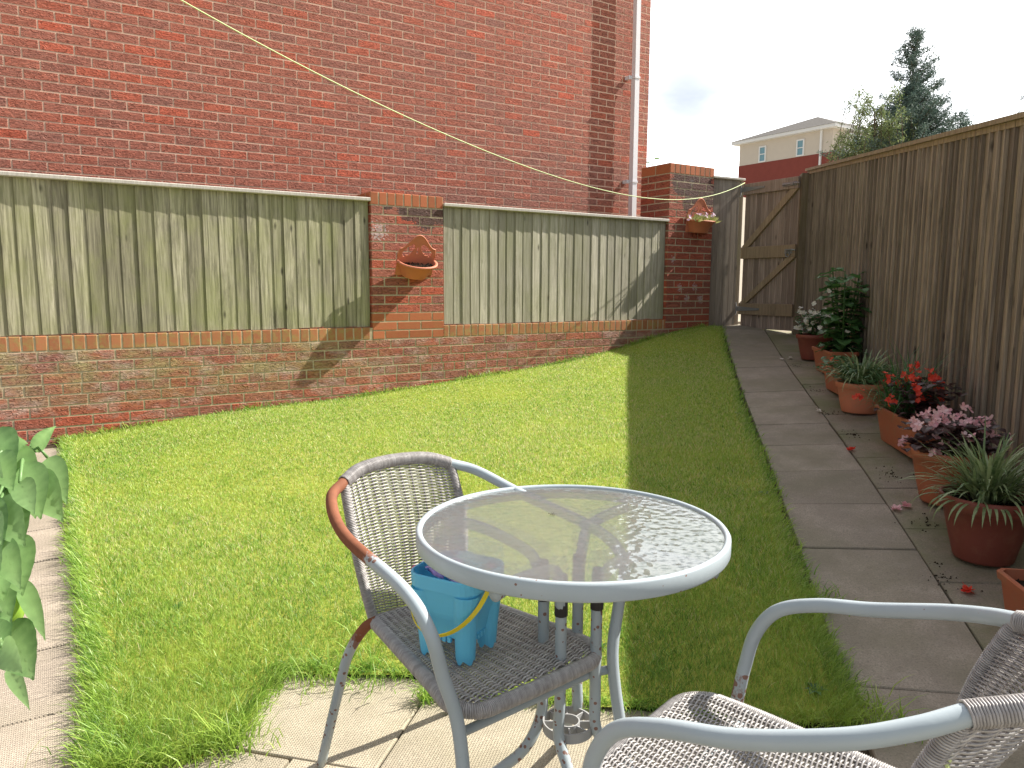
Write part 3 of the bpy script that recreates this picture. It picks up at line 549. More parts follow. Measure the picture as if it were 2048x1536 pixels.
def panel(label, s0, s1, mk):
    p = thing('fence_panel', label, 'fence', WP(s0), WA, 'grey timber panels on the garden wall'); Wd = s1-s0
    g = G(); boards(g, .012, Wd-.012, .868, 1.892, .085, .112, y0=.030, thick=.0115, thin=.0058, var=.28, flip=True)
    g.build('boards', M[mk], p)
    for z in (.95, 1.38, 1.80): g = G(); g.box(.01, Wd-.01, .033, .075, z, z+.07, t=.4); g.build('rail', M['wood_grey'], p)
    g = G(); g.box(.002, Wd-.004, -.022, .085, 1.8925, 1.922, t=.7, c=.005); g.build('capping', M['wood_cap'], p)
panel('long weathered green-grey fence panel left of the basket pillar', -1.3, 2.622, 'wood_green')
panel('shorter pale grey fence panel between the two brick pillars', 3.297, 5.988, 'wood_grey')

# right-hand fence: runs from corner towards the camera
FA = Vector((3.10, 8.10, 0)); FB = Vector((2.46, 3.78, 0)); fd = (FB-FA).normalized(); fl = 7.4; frot = math.atan2(fd.y, fd.x)
fence = thing('timber_fence', 'tall brown closeboard fence behind the row of flower pots', 'fence', (FA.x, FA.y, 0), frot)
ftop = lambda x: 2.413-.0918*x; fbot = lambda x: .74-.0918*x
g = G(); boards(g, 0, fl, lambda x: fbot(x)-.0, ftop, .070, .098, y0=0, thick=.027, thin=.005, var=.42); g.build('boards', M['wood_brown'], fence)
g = G(); sl_ = Vector((1, 0, -.0918))
g.obb((-.02, -.045, ftop(-.02)+.001), sl_*(fl), (0, .09, 0), (0, 0, .026), t=.6); g.obb((0, -.026, ftop(0)-.032), sl_*fl, (0, .025, 0), (0, 0, .032), t=.9); g.build('capping', M['wood_brace'], fence)
for z in (.3, .85, 1.45): g = G(); g.obb((0, .002, .74+z), sl_*fl, (0, .06, 0), (0, 0, .08), t=.3); g.build('rail', M['wood_post'], fence)
g = G(); g.obb((0, -.012, .58), sl_*fl, (0, .03, 0), (0, 0, .158), t=.2); g.build('gravel_board', M['wood_post'], fence)
for i in range(4):
    x = 0.1+i*2.4
    if x < fl: g = G(); g.box(x, x+.1, .063, .163, ftop(x)-1.9, ftop(x)-.02, t=.4); g.build('post', M['wood_post'], fence)

# short panel by the pillar, then the gate
q0 = Vector((2.205, 8.545, 0)); qd = Vector((math.sin(R(62)), math.cos(R(62)), 0))
sp = thing('fence_panel', 'narrow grey-brown board panel between the tall brick pillar and the gate', 'fence', q0, math.atan2(qd.y, qd.x))
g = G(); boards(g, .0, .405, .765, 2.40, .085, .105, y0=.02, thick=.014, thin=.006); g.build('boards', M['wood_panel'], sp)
g = G(); g.box(-.01, .46, -.03, .09, 2.402, 2.425, t=.8, c=.004); g.build('capping', M['wood_cap'], sp)
g = G(); g.box(.405, .482, .022, .12, .70, 2.399, t=.3); g.build('post', M['wood_post'], sp)
for z in (1.0, 1.6, 2.2): g = G(); g.box(0, .4, .022, .07, z, z+.08); g.build('rail', M['wood_post'], sp)
# corner post
cpz = G(); cpz.box(-.05, .075, -.03, .045, .66, 2.385, t=.9, c=.004); cpo = cpz.build('gate_post', M['wood_post']); cpo.location = (3.035, 8.10, 0); cpo.rotation_euler = (0, 0, frot); tag(cpo, 'dark square corner post between gate latch side and brown fence', 'post')
ga = Vector((2.636, 8.748, 0)); gb = Vector((3.00, 8.10, 0)); gdv = (gb-ga).normalized(); gw = (gb-ga).length+.01
gate = thing('garden_gate', 'brown ledged and braced wooden gate with two diagonal braces at path end', 'gate', ga, math.atan2(gdv.y, gdv.x))
g = G(); x = .0
while x < gw-.02:
    b = min(gw, x+random.uniform(.078, .09)); g.box(x+.001, b-.002, .0, .018, .745, 2.36, t=random.random(), c=.003); x = b
g.build('boards', M['wood_gate'], gate)
for (z0, z1) in ((2.24, 2.36), (1.53, 1.66), (.90, 1.03)): g = G(); g.box(-.005, gw, -.034, -.001, z0, z1, t=random.random(), c=.003); g.build('rail', M['wood_brace'] if z1 != 2.36 else M['wood_gate'], gate)
for (z0, z1) in ((1.662, 2.238), (1.032, 1.528)):
    g = G(); dv = Vector((gw-.10, 0, z1-z0)); wv = .085; hx = .10
    g.add([(0, -.032, z0), (hx, -.032, z0), (gw, -.032, z1), (gw-hx, -.032, z1), (0, -.001, z0), (hx, -.001, z0), (gw, -.001, z1), (gw-hx, -.001, z1)], [(0, 1, 2, 3), (7, 6, 5, 4), (0, 4, 5, 1), (1, 5, 6, 2), (2, 6, 7, 3), (3, 7, 4, 0)], 0, .8); g.build('brace', M['wood_brace'], gate)
for z in (2.30, .965):
    g = G(); g.box(-.075, -.045, -.040, -.030, z-.075, z+.075); g.tube([(-.036, -.042, z-.06), (-.036, -.042, z+.06)], .007, 8)
    g.add([(-.03, -.042, z-.028), (.30, -.042, z-.010), (.30, -.042, z+.010), (-.03, -.042, z+.028), (-.03, -.0345, z-.028), (.30, -.0345, z-.010), (.30, -.0345, z+.010), (-.03, -.0345, z+.028)], [(0, 1, 2, 3), (0, 4, 5, 1), (1, 5, 6, 2), (2, 6, 7, 3), (3, 7, 4, 0)]); g.build('hinge', M['zinc'], gate)
g = G(); g.box(gw-.20, gw-.02, -.044, -.035, 2.27, 2.31); g.tube([(gw-.19, -.05, 2.29), (gw+.03, -.05, 2.29)], .008, 8); g.box(gw-.08, gw-.05, -.058, -.036, 2.275, 2.305); g.build('bolt', M['zinc'], gate)
g = G(); g.box(gw-.13, gw-.03, -.041, -.035, 1.565, 1.615); g.tube([(gw-.10, -.046, 1.60), (gw-.02, -.065, 1.605), (gw+.02, -.05, 1.60)], .008, 8); g.tube([(gw-.08+.025*math.cos(a), -.05, 1.555+.025*math.sin(a)) for a in np.linspace(0, 2*math.pi, 14)[:-1]], .005, 6, closed=True); g.build('latch', M['zinc'], gate)
g = G()
for bx, bz in ((.06, 2.30), (.14, 2.30), (.22, 2.30)): g.tube([(bx, -.046, bz), (bx, -.041, bz)], .006, 6)

# ------------------------------------------------------------ wall baskets
def wall_basket(label, s, z, w_, h, planted):
    b = thing('wall_basket', label, 'wall planter', WP(s, 0, z), WA, 'terracotta wall baskets'); hw = w_/2; b.rotation_euler = (R(8 if planted else 24), 0, WA); g = G()
    n = 22; prof = [(.62, .0), (.66, .01), (.97, .118), (1.0, .120), (1.07, .124), (1.07, .138), (1.0, .140), (.93, .136), (.90, .10), (.62, .02)]
    dpt = .165; V = []; m = n+1
    for (r, zz) in prof:
        for j in range(m):
            a = math.pi*j/n; V.append((hw*r*math.cos(a), -.006-dpt*r*math.sin(a)**.8 if math.sin(a) > 1e-6 else -.006, zz))
    Fs = []
    for i in range(len(prof)-1):
        for j in range(n): Fs.append((i*m+j, (i+1)*m+j, (i+1)*m+j+1, i*m+j+1))
    Fs.append(tuple(range(m))); g.add(V, Fs, 0, .5); g.build('bowl', M['basket'], b, True)
    # pointed back plate with two tear-shaped holes, in thickness
    g = G(); T = .010
    def top(x): u = abs(x)/hw; sh_ = .10; return .135+(sh_+(h-.135-sh_)*(.5+.5*math.cos(math.pi*min(1, u/.93)))) if u < .95 else .135+sh_*max(0, 1-(u-.95)/.05)**.5
    nx_, nz_ = 40, 26
    def solid(x, zz):
        if zz > top(x): return False
        for sg in (-1, 1):
            ex = (x-sg*hw*.47); ez = (zz-(.135+(h-.135)*.40)); c_, s_ = math.cos(.85), math.sin(.85)*sg
            p = ex*c_+ez*s_; q = -ex*s_+ez*c_
            if (p/(hw*.19))**2+(q/(hw*.40))**2 < 1: return False
        return not (abs(x) < hw*.05 and .16+(h-.135)*.15 < zz < .135+(h-.135)*.55)
    xs = [-hw+2*hw*i/nx_ for i in range(nx_+1)]; cells = {}
    for i in range(nx_):
        xm = (xs[i]+xs[i+1])/2; tp_ = top(xm)
        for k in range(nz_):
            z0 = k*(h*1.02)/nz_; z1 = (k+1)*(h*1.02)/nz_
            if solid(xm, (z0+z1)/2): g.box(xs[i]-.0003, xs[i+1]+.0003, -T, -.001, z0, min(z1+.0004, tp_+.003))
    g.build('back_plate', M['basket'], b)
    g = G(); pts = [(x, -.006, top(x)) for x in [-hw*.995, -hw*.98]+list(np.linspace(-hw*.95, hw*.95, 30))+[hw*.98, hw*.995]]; g.tube(pts, .0075, 8); g.build('moulding', M['basket'], b, True)
    g = G(); pts = [(hw*.9*math.cos(a), -.008-dpt*.88*math.sin(a), .105+random.uniform(-.006, .01)) for a in np.linspace(0, math.pi, 20)]
    g.add([(0, -.07, .118)]+pts, [(0, i, i+1) for i in range(1, 20)])
    for _ in range(160):
        a = random.uniform(.1, 3.04); r = random.random()**.5*.85; c = Vector((hw*r*math.cos(a), -.01-dpt*r*math.sin(a)*.9, .112)); s_ = random.uniform(.003, .009)
        g.add([c+Vector((-s_, 0, 0)), c+Vector((0, -s_, s_*.5)), c+Vector((s_, 0, 0)), c+Vector((0, 0, s_*1.6))], [(0, 1, 3), (1, 2, 3), (0, 3, 2)])
    g.build('compost', M['compost'], b)
    return b, hw, dpt
b1, hw1, dp1 = wall_basket('empty terracotta basket of bare compost on the shorter brick pillar', 3.000, 1.300, .345, .355, False)
b2, hw2, dp2 = wall_basket('terracotta basket with pink and yellow-green flowers on the taller pillar', 6.412, 1.80, .345, .36, True)

# ------------------------------------------------------------ plants
def leaf(g, base, d, up_, L_, W_, mi=0, t=.5, droop=.3, fold=.25, seg=5, heart=False, wav=0.0):
    d = Vector(d).normalized(); side = d.cross(Vector(up_)); side = side.normalized() if side.length > 1e-4 else d.orthogonal().normalized(); nrm = side.cross(d).normalized(); V = []; p = Vector(base); dd = d.copy()
    for k in range(seg+1):
        u = k/seg; wd = W_*.5*(math.sin(math.pi*min(1, u*1.02)**(.62 if heart else .8)))**.9 if 0 < u < 1 else (W_*.02)
        a = nrm*(fold*wd); 
        if wav: a = a+nrm*((wav if k % 2 else -wav)*1.0+random.uniform(-wav, wav)*.4)*W_
        V += [p+side*wd+a, p.copy(), p-side*wd+a]; dd = (dd-Vector((0, 0, droop/seg))).normalized(); nrm = side.cross(dd).normalized(); p = p+dd*(L_/seg)
    Fs = []
    for k in range(seg): b = 3*k; Fs += [(b, b+1, b+4, b+3), (b+1, b+2, b+5, b+4)]
    g.add(V, Fs, mi, [min(1, max(0, t+(.55 if q == 1 else (.10 if k % 2 else -.10)) )) for k in range(seg+1) for q in range(3)] if wav else t)
def strap(g, base, az, L_, W_, rise, droop, mi=0, t=.5, seg=7):
    p = Vector(base); el = rise; V = []; sd = Vector((-math.sin(az), math.cos(az), 0)); 
    for k in range(seg+1):
        u = k/seg; wd = W_*.5*(1-u**3)*(.6+.4*min(1, u*4)); dr = Vector((math.cos(az)*math.cos(el), math.sin(az)*math.cos(el), math.sin(el))); V += [p+sd*wd, p-sd*wd]; p = p+dr*(L_/seg); el -= droop/seg*(.5+u*1.3)
    g.add(V, [(2*k, 2*k+1, 2*k+3, 2*k+2) for k in range(seg)], mi, t)
def flower(g, c, r, mi, petals=5, nrm=None):
    c = Vector(c); n_ = Vector((random.gauss(0, .6), random.gauss(-.6, .5), random.uniform(.2, 1))).normalized() if nrm is None else Vector(nrm); u = n_.orthogonal().normalized(); v = n_.cross(u); a0 = random.uniform(0, 6)
    for k in range(petals):
        a = a0+2*math.pi*k/petals; d = u*math.cos(a)+v*math.sin(a); s = n_.cross(d); L_ = r*random.uniform(.8, 1.15); cup = n_*r*random.uniform(.1, .5)
        g.add([c, c+d*L_*.5+s*L_*.42+cup*.3, c+d*L_+s*L_*.25+cup, c+d*L_-s*L_*.25+cup, c+d*L_*.5-s*L_*.42+cup*.3], [(0, 1, 2, 3, 4)], mi, random.random())
def flower_parts(parent, mat, clusters):
    for cl in clusters:
        g_ = G()
        for (c, r, k) in cl: flower(g_, c, r, 0, k)
        o = g_.build('flower', mat, parent)
def rnd_leaf(g, c, L_, W_, mi, tl, th_, upw=.3, **k):
    a = random.uniform(0, 6.283); leaf(g, c, (math.cos(a), math.sin(a), random.uniform(-.3, .6)+upw), (0, 0, 1), L_*random.uniform(.7, 1.2), W_*random.uniform(.8, 1.15), mi, random.uniform(tl, th_), droop=random.uniform(.3, 1.0), **k)

# basket 2 flowers
g = G(); gf = G()
for _ in range(300):
    x = random.uniform(-.9, .9)*hw2; y = -random.uniform(.01, .15); leaf(g, (x, y, .115), (random.gauss(0, .5), random.gauss(-.15, .4), 1), (0, 1, 0), random.uniform(.05, .11), .014, 0, random.random(), .5)
flower_parts(b2, M['petal_lilac'], [[((random.uniform(-.8, .9)*hw2, -random.uniform(.03, .15), random.uniform(.16, .21)), .021, 5)] for _ in range(9)]+[[((x, -.05, z), .02, 5)] for x, z in ((-.19, .13), (-.17, .15), (-.185, .165))])
g.build('foliage', M['leaf_yellowgreen'], b2)

def round_pot(parent, r0_, r1_, h, mat, rimh=.035):
    g = G(); g.lathe([(0, .004), (r0_*.96, .004), (r0_, .012), (r0_+(r1_-r0_)*.45, h*.42), (r0_+(r1_-r0_)*.85, h-rimh-.004), (r1_*1.0, h-rimh), (r1_*1.03, h-.006), (r1_*1.02, h), (r1_*.97, h), (r1_*.93, h-.02), (r1_*.90, h-.04)], n=40, t=.5); pot = g.build('pot', mat, parent, True)
    g = G(); g.lathe([(r1_*.98, h-rimh-.002), (r1_*1.045, h-rimh+.003), (r1_*1.055, h-.004), (r1_*1.03, h+.002), (r1_*.985, h+.001)], n=40, t=.6); g.build('rim', mat, pot, True)
    g = G(); g.lathe([(0, h-.03), (r1_*.5, h-.028), (r1_*.93, h-.036)], n=24)
    for _ in range(90):
        a = random.uniform(0, 6.28); r = random.random()**.5*r1_*.85; c = Vector((r*math.cos(a), r*math.sin(a), h-.031)); s_ = random.uniform(.003, .008); g.add([c+Vector((-s_, 0, 0)), c+Vector((0, -s_, 0)), c+Vector((s_, s_, 0)), c+Vector((0, 0, s_*1.5))], [(0, 1, 3), (1, 2, 3), (0, 3, 2)])
    g.build('compost', M['compost'], parent)
def trough(parent, L_, W_, h, mat):
    def ring(l, w_, z, c): 
        l, w_ = l/2, w_/2; return [(-w_+c, -l, z), (w_-c, -l, z), (w_, -l+c, z), (w_, l-c, z), (w_-c, l, z), (-w_+c, l, z), (-w_, l-c, z), (-w_, -l+c, z)]
    g = G(); g.loft([ring(L_*.86, W_*.70, .004, .015), ring(L_*.87, W_*.72, .012, .015), ring(L_*.97, W_*.96, h-.03, .02), ring(L_, W_*1.04, h-.028, .02), ring(L_*1.01, W_*1.08, h-.004, .02), ring(L_*1.0, W_*1.05, h, .02), ring(L_*.96, W_*.94, h, .02), ring(L_*.94, W_*.90, h-.04, .02)], capa=True); g.build('trough', mat, parent)
    g = G(); r = ring(L_*.95, W_*.91, h-.035, .02); g.add(r, [tuple(range(8))])
    for _ in range(150):
        c = Vector((random.uniform(-.42, .42)*W_, random.uniform(-.45, .45)*L_, h-.036)); s_ = random.uniform(.004, .010); g.add([c+Vector((-s_, 0, 0)), c+Vector((0, -s_, 0)), c+Vector((s_, s_, 0)), c+Vector((0, 0, s_*1.5))], [(0, 1, 3), (1, 2, 3), (0, 3, 2)])
    g.build('compost', M['compost'], parent)
GR = 'planters in a row along the fence'
FR = R(-9.0)
# 1 white begonia
X_, Y_ = 2.70, 6.74; p = thing('potted_begonia', 'dark red round pot of white begonias nearest the gate', 'potted plant', (X_, Y_, hz(X_, Y_)+.002), 0, GR); round_pot(p, .105, .15, .225, M['pot_red'])
g = G(); gf = G()
for _ in range(190):
    a = random.uniform(0, 6.28); r = random.random()**.6*.15; rnd_leaf(g, (r*math.cos(a), r*math.sin(a), .22+random.random()*.20), .055, .045, 0, 0, .8)
for _ in range(10): a = random.uniform(0, 6.28); g.tube([(0, 0, .19), (.09*math.cos(a), .09*math.sin(a), .38)], .004, 5, t=.3)
cl = []
for _ in range(50): a = random.uniform(2.4, 6.0); r = random.uniform(.06, .18); cl.append([((r*math.cos(a), r*math.sin(a), .25+random.random()*.22), .023, 5)])
flower_parts(p, M['petal_white'], cl); g.build('foliage', M['leaf_dark'], p)
# 2 trough with tall leafy plant
X_, Y_ = 2.60, 6.08; p = thing('planter_trough', 'terracotta trough holding the tall broad-leaved green plant', 'potted plant', (X_, Y_, hz(X_, Y_)+.01), FR, GR); trough(p, .60, .21, .20, M['pot_orange'])
g = G(); gs = G(); gf = G()
for st in range(7):
    a = random.uniform(0, 6.28); bx, by = random.uniform(.0, .08), random.uniform(-.22, .02); tx, ty = bx+.13*math.cos(a), by+.13*math.sin(a); hh = random.uniform(.5, .68); gs.tube([(bx, by, .16), ((bx+tx)/2, (by+ty)/2, .16+hh*.5), (tx, ty, .16+hh)], [.007, .006, .004], 6, t=.4)
    for k in range(18):
        u = .08+.92*k/17; c = Vector((bx+(tx-bx)*u, by+(ty-by)*u, .16+hh*u)); aa = k*2.4+st
        leaf(g, c, (math.cos(aa), math.sin(aa), .25), (0, 0, 1), random.uniform(.14, .20)*(1.15-.4*u), random.uniform(.10, .15)*(1.15-.35*u), 0, random.uniform(0, .75)+.25*(u > .85), .7, .2, wav=.04)
flower_parts(p, M['petal_white'], [[((random.uniform(-.2, .05), random.uniform(-.3, .1), random.uniform(.3, .7)), .02, 6)] for _ in range(6)])
g.build('foliage', M['leaf_dark'], p); gs.build('stem', M['leaf_dark'], p, True)
# 3 small trough
X_, Y_ = 2.41, 5.46; p = thing('planter_trough', 'small terracotta trough half hidden behind the spider plant pot', 'potted plant', (X_, Y_, hz(X_, Y_)+.01), FR, GR); trough(p, .42, .20, .19, M['pot_orange'])
g = G(); gf = G()
for _ in range(70): rnd_leaf(g, (random.uniform(-.08, .08), random.uniform(-.18, .18), .19+random.random()*.06), .06, .05, 0, 0, .6)
flower_parts(p, M['petal_red'], [[((random.uniform(-.09, .0), random.uniform(-.15, .15), .23), .018, 5)] for _ in range(3)])
g.build('foliage', M['leaf_dark'], p)
# 4 spider plant pot
X_, Y_ = 2.30, 4.93; p = thing('potted_spider_plant', 'faded terracotta pot of arching striped spider plant, middle of the row', 'potted plant', (X_, Y_, hz(X_, Y_)+.002), 0, GR); round_pot(p, .115, .15, .20, M['basket'])
g = G(); gd = G()
for _ in range(230): a = random.uniform(0, 6.28); strap(g, (.07*math.cos(a), .05*math.sin(a), .18), a+random.gauss(0, .3), random.uniform(.18, .34), .011, random.uniform(.7, 1.45), random.uniform(1.2, 2.6), 0, random.random()**1.3)
for _ in range(150): rnd_leaf(gd, (random.gauss(0, .11), random.gauss(.05, .12), .2+random.random()*.1), .06, .045, 0, 0, .5)
g.build('strap_leaves', M['leaf_strap'], p); gd.build('foliage', M['leaf_dark'], p)
# 5 long trough red begonias and chives
X_, Y_ = 2.19, 4.07; p = thing('planter_trough', 'long orange trough of red begonias and long grassy chives', 'potted plant', (X_, Y_, hz(X_, Y_)+.008), FR, GR); trough(p, .60, .215, .205, M['pot_orange'])
g = G(); gf = G(); gc_ = G()
for _ in range(300): rnd_leaf(g, (random.gauss(.03, .07), random.uniform(-.22, .22), .2+random.random()*.17), .055, .05, 0, 0, .9)
cl = []
for _ in range(19):
    cx, cy, cz = random.gauss(0, .10), random.uniform(-.26, .28), random.uniform(.26, .44)
    cl.append([((cx+random.gauss(0, .012), cy+random.gauss(0, .012), cz+random.gauss(0, .02)), .016, 5) for _k in range(6)])
for _ in range(230): a = random.uniform(0, 6.28); strap(gc_, (random.gauss(-.02, .05), random.uniform(.02, .25), .18), a if random.random() < .6 else random.uniform(2.2, 4.4), random.uniform(.22, .58), .0042, random.uniform(.6, 1.5), random.uniform(.5, 2.2), 0, random.random(), 9)
flower_parts(p, M['petal_red'], cl); g.build('foliage', M['leaf_begonia'], p); gc_.build('grassy_leaves', M['leaf_chive'], p)
# 6 pink begonia
X_, Y_ = 1.985, 3.36; p = thing('potted_begonia', 'terracotta round pot of pale pink begonias with bronze leaves', 'potted plant', (X_, Y_, hz(X_, Y_)+.002), 0, GR); round_pot(p, .105, .155, .245, M['pot_orange'])
g = G(); gf = G()
for _ in range(260): a = random.uniform(0, 6.28); r = random.random()**.6*.19; rnd_leaf(g, (r*math.cos(a), r*math.sin(a), .235+random.random()*.13), .06, .055, 0, 0, .9)
cl = []
for _ in range(30):
    a = random.uniform(0, 6.28); r = random.uniform(.05, .23); cx, cy, cz = r*math.cos(a), r*math.sin(a), .30+random.random()*.15-r*.3
    cl.append([((cx+random.gauss(0, .016), cy+random.gauss(0, .016), cz+random.gauss(0, .016)), .020, 4) for _k in range(4)])
flower_parts(p, M['petal_pink'], cl); g.build('foliage', M['leaf_begonia'], p)
# 7 big pot with gazania-like straps
X_, Y_ = 1.835, 2.83; p = thing('potted_plant', 'big dark red pot overflowing with narrow silvery green leaves', 'potted plant', (X_, Y_, hz(X_, Y_)+.002), 0, GR); round_pot(p, .105, .158, .255, M['pot_red'], .05)
g = G()
for _ in range(340):
    a = random.uniform(0, 6.28); r = .07*random.random(); strap(g, (r*math.cos(a), r*math.sin(a), .22+random.random()*.05), a+random.gauss(0, .4), random.uniform(.14, .31), random.uniform(.008, .015), random.uniform(.35, 1.5), random.uniform(.3, 2.0), 0, random.random())
for _ in range(26): a = random.uniform(0, 6.28); strap(g, (.12*math.cos(a), .12*math.sin(a), .24), a, random.uniform(.10, .2), .012, .2, 1.8, 0, random.uniform(.3, .8))
g.build('strap_leaves', M['leaf_strap'], p)
# 8 empty-looking trough at frame edge
X_, Y_ = 1.69, 2.19; p = thing('planter_trough', 'orange trough corner cut off by the right edge of the photo', 'potted plant', (X_, Y_, hz(X_, Y_)+.01), FR, GR); trough(p, .46, .20, .20, M['pot_orange'])

g = G()
for (cx, cy, rr_) in ((2.13, 4.95, .10), (2.28, 5.6, .10), (1.93, 3.75, .12), (1.80, 3.18, .10), (2.47, 6.55, .12), (1.62, 2.72, .08), (2.05, 4.45, .08)):
    for _ in range(34):
        a = random.uniform(0, 6.28); r = abs(random.gauss(0, rr_*.6)); x_ = cx+r*math.cos(a)*.7; y_ = cy+r*math.sin(a)*1.3; c = Vector((x_, y_, hz(x_, y_)+.002)); s_ = random.uniform(.002, .007)
        g.add([c+Vector((-s_, 0, 0)), c+Vector((0, -s_, 0)), c+Vector((s_, s_, 0)), c+Vector((0, 0, s_*.8))], [(0, 1, 3), (1, 2, 3), (0, 3, 2)])
struct(g.build('spilt_compost', M['compost']), 'stuff')
# fallen petals
for (x, y, mk, lab) in ((1.90, 4.155, 'petal_red', 'red petal fallen on the path beside the chive trough'), (1.74, 3.32, 'petal_pink', 'pink petal on the slab left of the pink begonia pot'), (1.80, 3.34, 'petal_pink', 'pink petal lying close against the pink begonia pot'), (2.435, 6.80, 'petal_white', 'white petal on the path left of the white begonia pot'), (2.53, 6.83, 'petal_white', 'white petal touching the foot of the white begonia pot'), (1.642, 2.60, 'petal_red', 'bright red petal on the path before the big dark pot'), (2.06, 5.0, 'petal_white', 'small white petal on the path joint beside the spider plant')):
    g = G()
    for k in range(3): flower(g, (random.uniform(-.006, .006), random.uniform(-.006, .006), .006+.002*k), .02, 0, 4, (random.gauss(0, .3), random.gauss(0, .3), 1))
    o = g.build('fallen_petal', M[mk]); o.location = (x, y, hz(x, y)+.004); tag(o, lab, 'petal', 'petals fallen on the path')

# pepper plant, foreground left
pp = thing('pepper_plant', 'large-leaved green pepper plant at the left edge of the foreground', 'plant', (-.90, 1.22, .0))
g = G(); gs = G(); round_pot(pp, .10, .14, .24, M['pot_orange'])
def ppix(px_, py_, yy):     # real 3-D position of a leaf base as measured from the photograph
    d = fwd+rt*((px_-1024)/F)-up*((py_-768)/F); t_ = yy/d.y; return Vector((0, 0, CAMH))+d*t_-Vector((-.90, 1.22, 0))
stm = [Vector((0, 0, .22)), Vector((.01, -.01, .40)), Vector((.0, .01, .55)), Vector((.03, .0, .70)), Vector((.07, -.02, .84)), Vector((.12, -.03, .93))]
gs.tube(spline(stm, 6), .006, 7, t=.6)
LV = [((60, 955), (120, 1035), .13, .075, 1.17), ((95, 915), (130, 1000), .10, .05, 1.20), ((70, 905), (105, 850), .06, .03, 1.2), ((10, 900), (55, 1010), .12, .085, 1.12), ((88, 970), (115, 1035), .06, .04, 1.22), ((45, 930), (78, 1028), .10, .07, 1.1), ((-15, 975), (25, 1120), .14, .10, 1.08), ((15, 1075), (42, 1180), .11, .08, 1.06),
      ((40, 1160), (85, 1270), .10, .035, 1.1), ((10, 1255), (62, 1350), .11, .085, 1.07), ((15, 1335), (55, 1412), .085, .03, 1.1), ((-20, 1150), (18, 1235), .10, .08, 1.05), ((-10, 1010), (45, 1085), .10, .07, 1.04), ((-25, 870), (15, 960), .12, .09, 1.1), ((12, 1165), (40, 1215), .06, .045, 1.12), ((30, 1080), (50, 1160), .07, .05, 1.09), ((-20, 1230), (12, 1300), .09, .07, 1.06), ((0, 890), (50, 880), .08, .06, 1.14), ((60, 960), (70, 1030), .09, .055, 1.16), ((-20, 1080), (5, 1190), .10, .08, 1.03)]
LV2 = []
for (a, b, L_, W_, yy) in LV:
    LV2.append((a, b, L_, W_*.80, yy))
    if W_ > .06: LV2.append(((a[0]-random.uniform(5, 22), a[1]+random.uniform(5, 40)), (b[0]-random.uniform(5, 45), b[1]-random.uniform(0, 35)), L_, W_*.5, yy-.05))
for (a, b, L_, W_, yy) in LV2:
    A = ppix(*a, yy); B = ppix(*b, yy-.03); d = B-A; L2 = d.length
    leaf(g, A, d+Vector((0, 0, .35*L2)), Vector((.35, -.9, .35)), L2*1.12, W_, 0, random.uniform(.15, 1), .75, .22, 13, True, .015)
    n0 = min(stm, key=lambda s_: (s_-A).length); gs.tube([n0, n0.lerp(A, .6)+Vector((0, 0, .015)), A], .0025, 5, t=.5)
g.build('foliage', M['leaf_pepper'], pp, True); gs.build('stem', M['leaf_pepper'], pp, True)
g = G(); c = ppix(8, 1222, 1.09); pr = []
for k in range(9):
    u = k/8; pr.append((.030*math.sin(math.pi*min(1, u*.86+.12))**.6*(1-.15*u)*(1 if 0 < u < 1 else .1), -.038+.076*(1-u)))
V = []; m_ = 24
for (r, z) in pr:
    for j in range(m_): a = 2*math.pi*j/m_; rr_ = r*(1+.09*math.cos(4*a)); V.append((c.x+rr_*math.cos(a), c.y+rr_*math.sin(a), c.z+z))
g.add(V, [(i*m_+j, (i+1)*m_+j, (i+1)*m_+(j+1) % m_, i*m_+(j+1) % m_) for i in range(8) for j in range(m_)]); g.build('pepper', M['pepper'], pp, True)

# ------------------------------------------------------------ table
TX, TY, TZ, TR = .127, 1.556, .70, .3275
tb = thing('bistro_table', 'round hammered-glass bistro table with pale metal rim, centre of the patio', 'table', (TX, TY, 0))
g = G(); g.lathe([(TR-.012, TZ-.034), (TR-.001, TZ-.034), (TR+.001, TZ-.030), (TR+.001, TZ-.004), (TR-.002, TZ), (TR-.008, TZ+.001), (TR-.012, TZ-.002), (TR-.013, TZ-.006), (TR-.012, TZ-.034)], n=128)
ru = []
for (x, y, z) in g.v: a = math.atan2(y, x); ru.append(.25 if any(abs((a-b+3.14159) % 6.28318-3.14159) < w_ for b, w_ in ((-1.15, .05), (-1.0, .04), (-.93, .02), (-1.9, .12), (-2.4, .08), (-.75, .03), (-2.05, .03))) else .04)
g.r = ru; g.build('rim', M['paint'], tb, True)
g = G(); g.lathe([(TR-.0125, TZ-.005), (.2, TZ-.005), (.1, TZ-.005), (0, TZ-.005)], n=96); g.build('glass_top', M['glass'], tb)
for k in range(4):
    a = R(158)+k*R(90); aa = a-R(8); fa = a+R(20)
    c_ = lambda ang, r, z: (r*math.cos(ang), r*math.sin(ang), z)
    path = spline([c_(aa, TR-.014, TZ-.045), c_(aa+.03, .24, TZ-.040), c_(aa+.16, .15, TZ-.050), c_(a, .085, TZ-.085), c_(a, .062, TZ-.16), c_(a, .060, .50), c_(a, .060, .33), c_(a, .064, .25), c_(fa, .095, .185), c_(fa, .16, .125), c_(fa, .30, .013)], 7)
    g = G(); rs = [.0124]*len(path); rst = [(.42 if random.random() < .14 else .24+.13*random.random()) if p.z < .62 else .28 for p in path]; g.tube(path, rs, 12, rust=rst); lg = g.build('leg', M['paint'], tb, True)
    g = G(); g.tube([c_(a, .0600, .522), c_(a, .0618, .585), c_(a, .0640, .61)], .0142, 12); g.build('sleeve', M['sleeve'], lg, True)
    g = G(); g.tube([c_(a, .060+.0112, .235), c_(a, .060+.016, .235)], .006, 8); g.build('bolt', M['brass'], lg)
g = G(); hz_ = .243
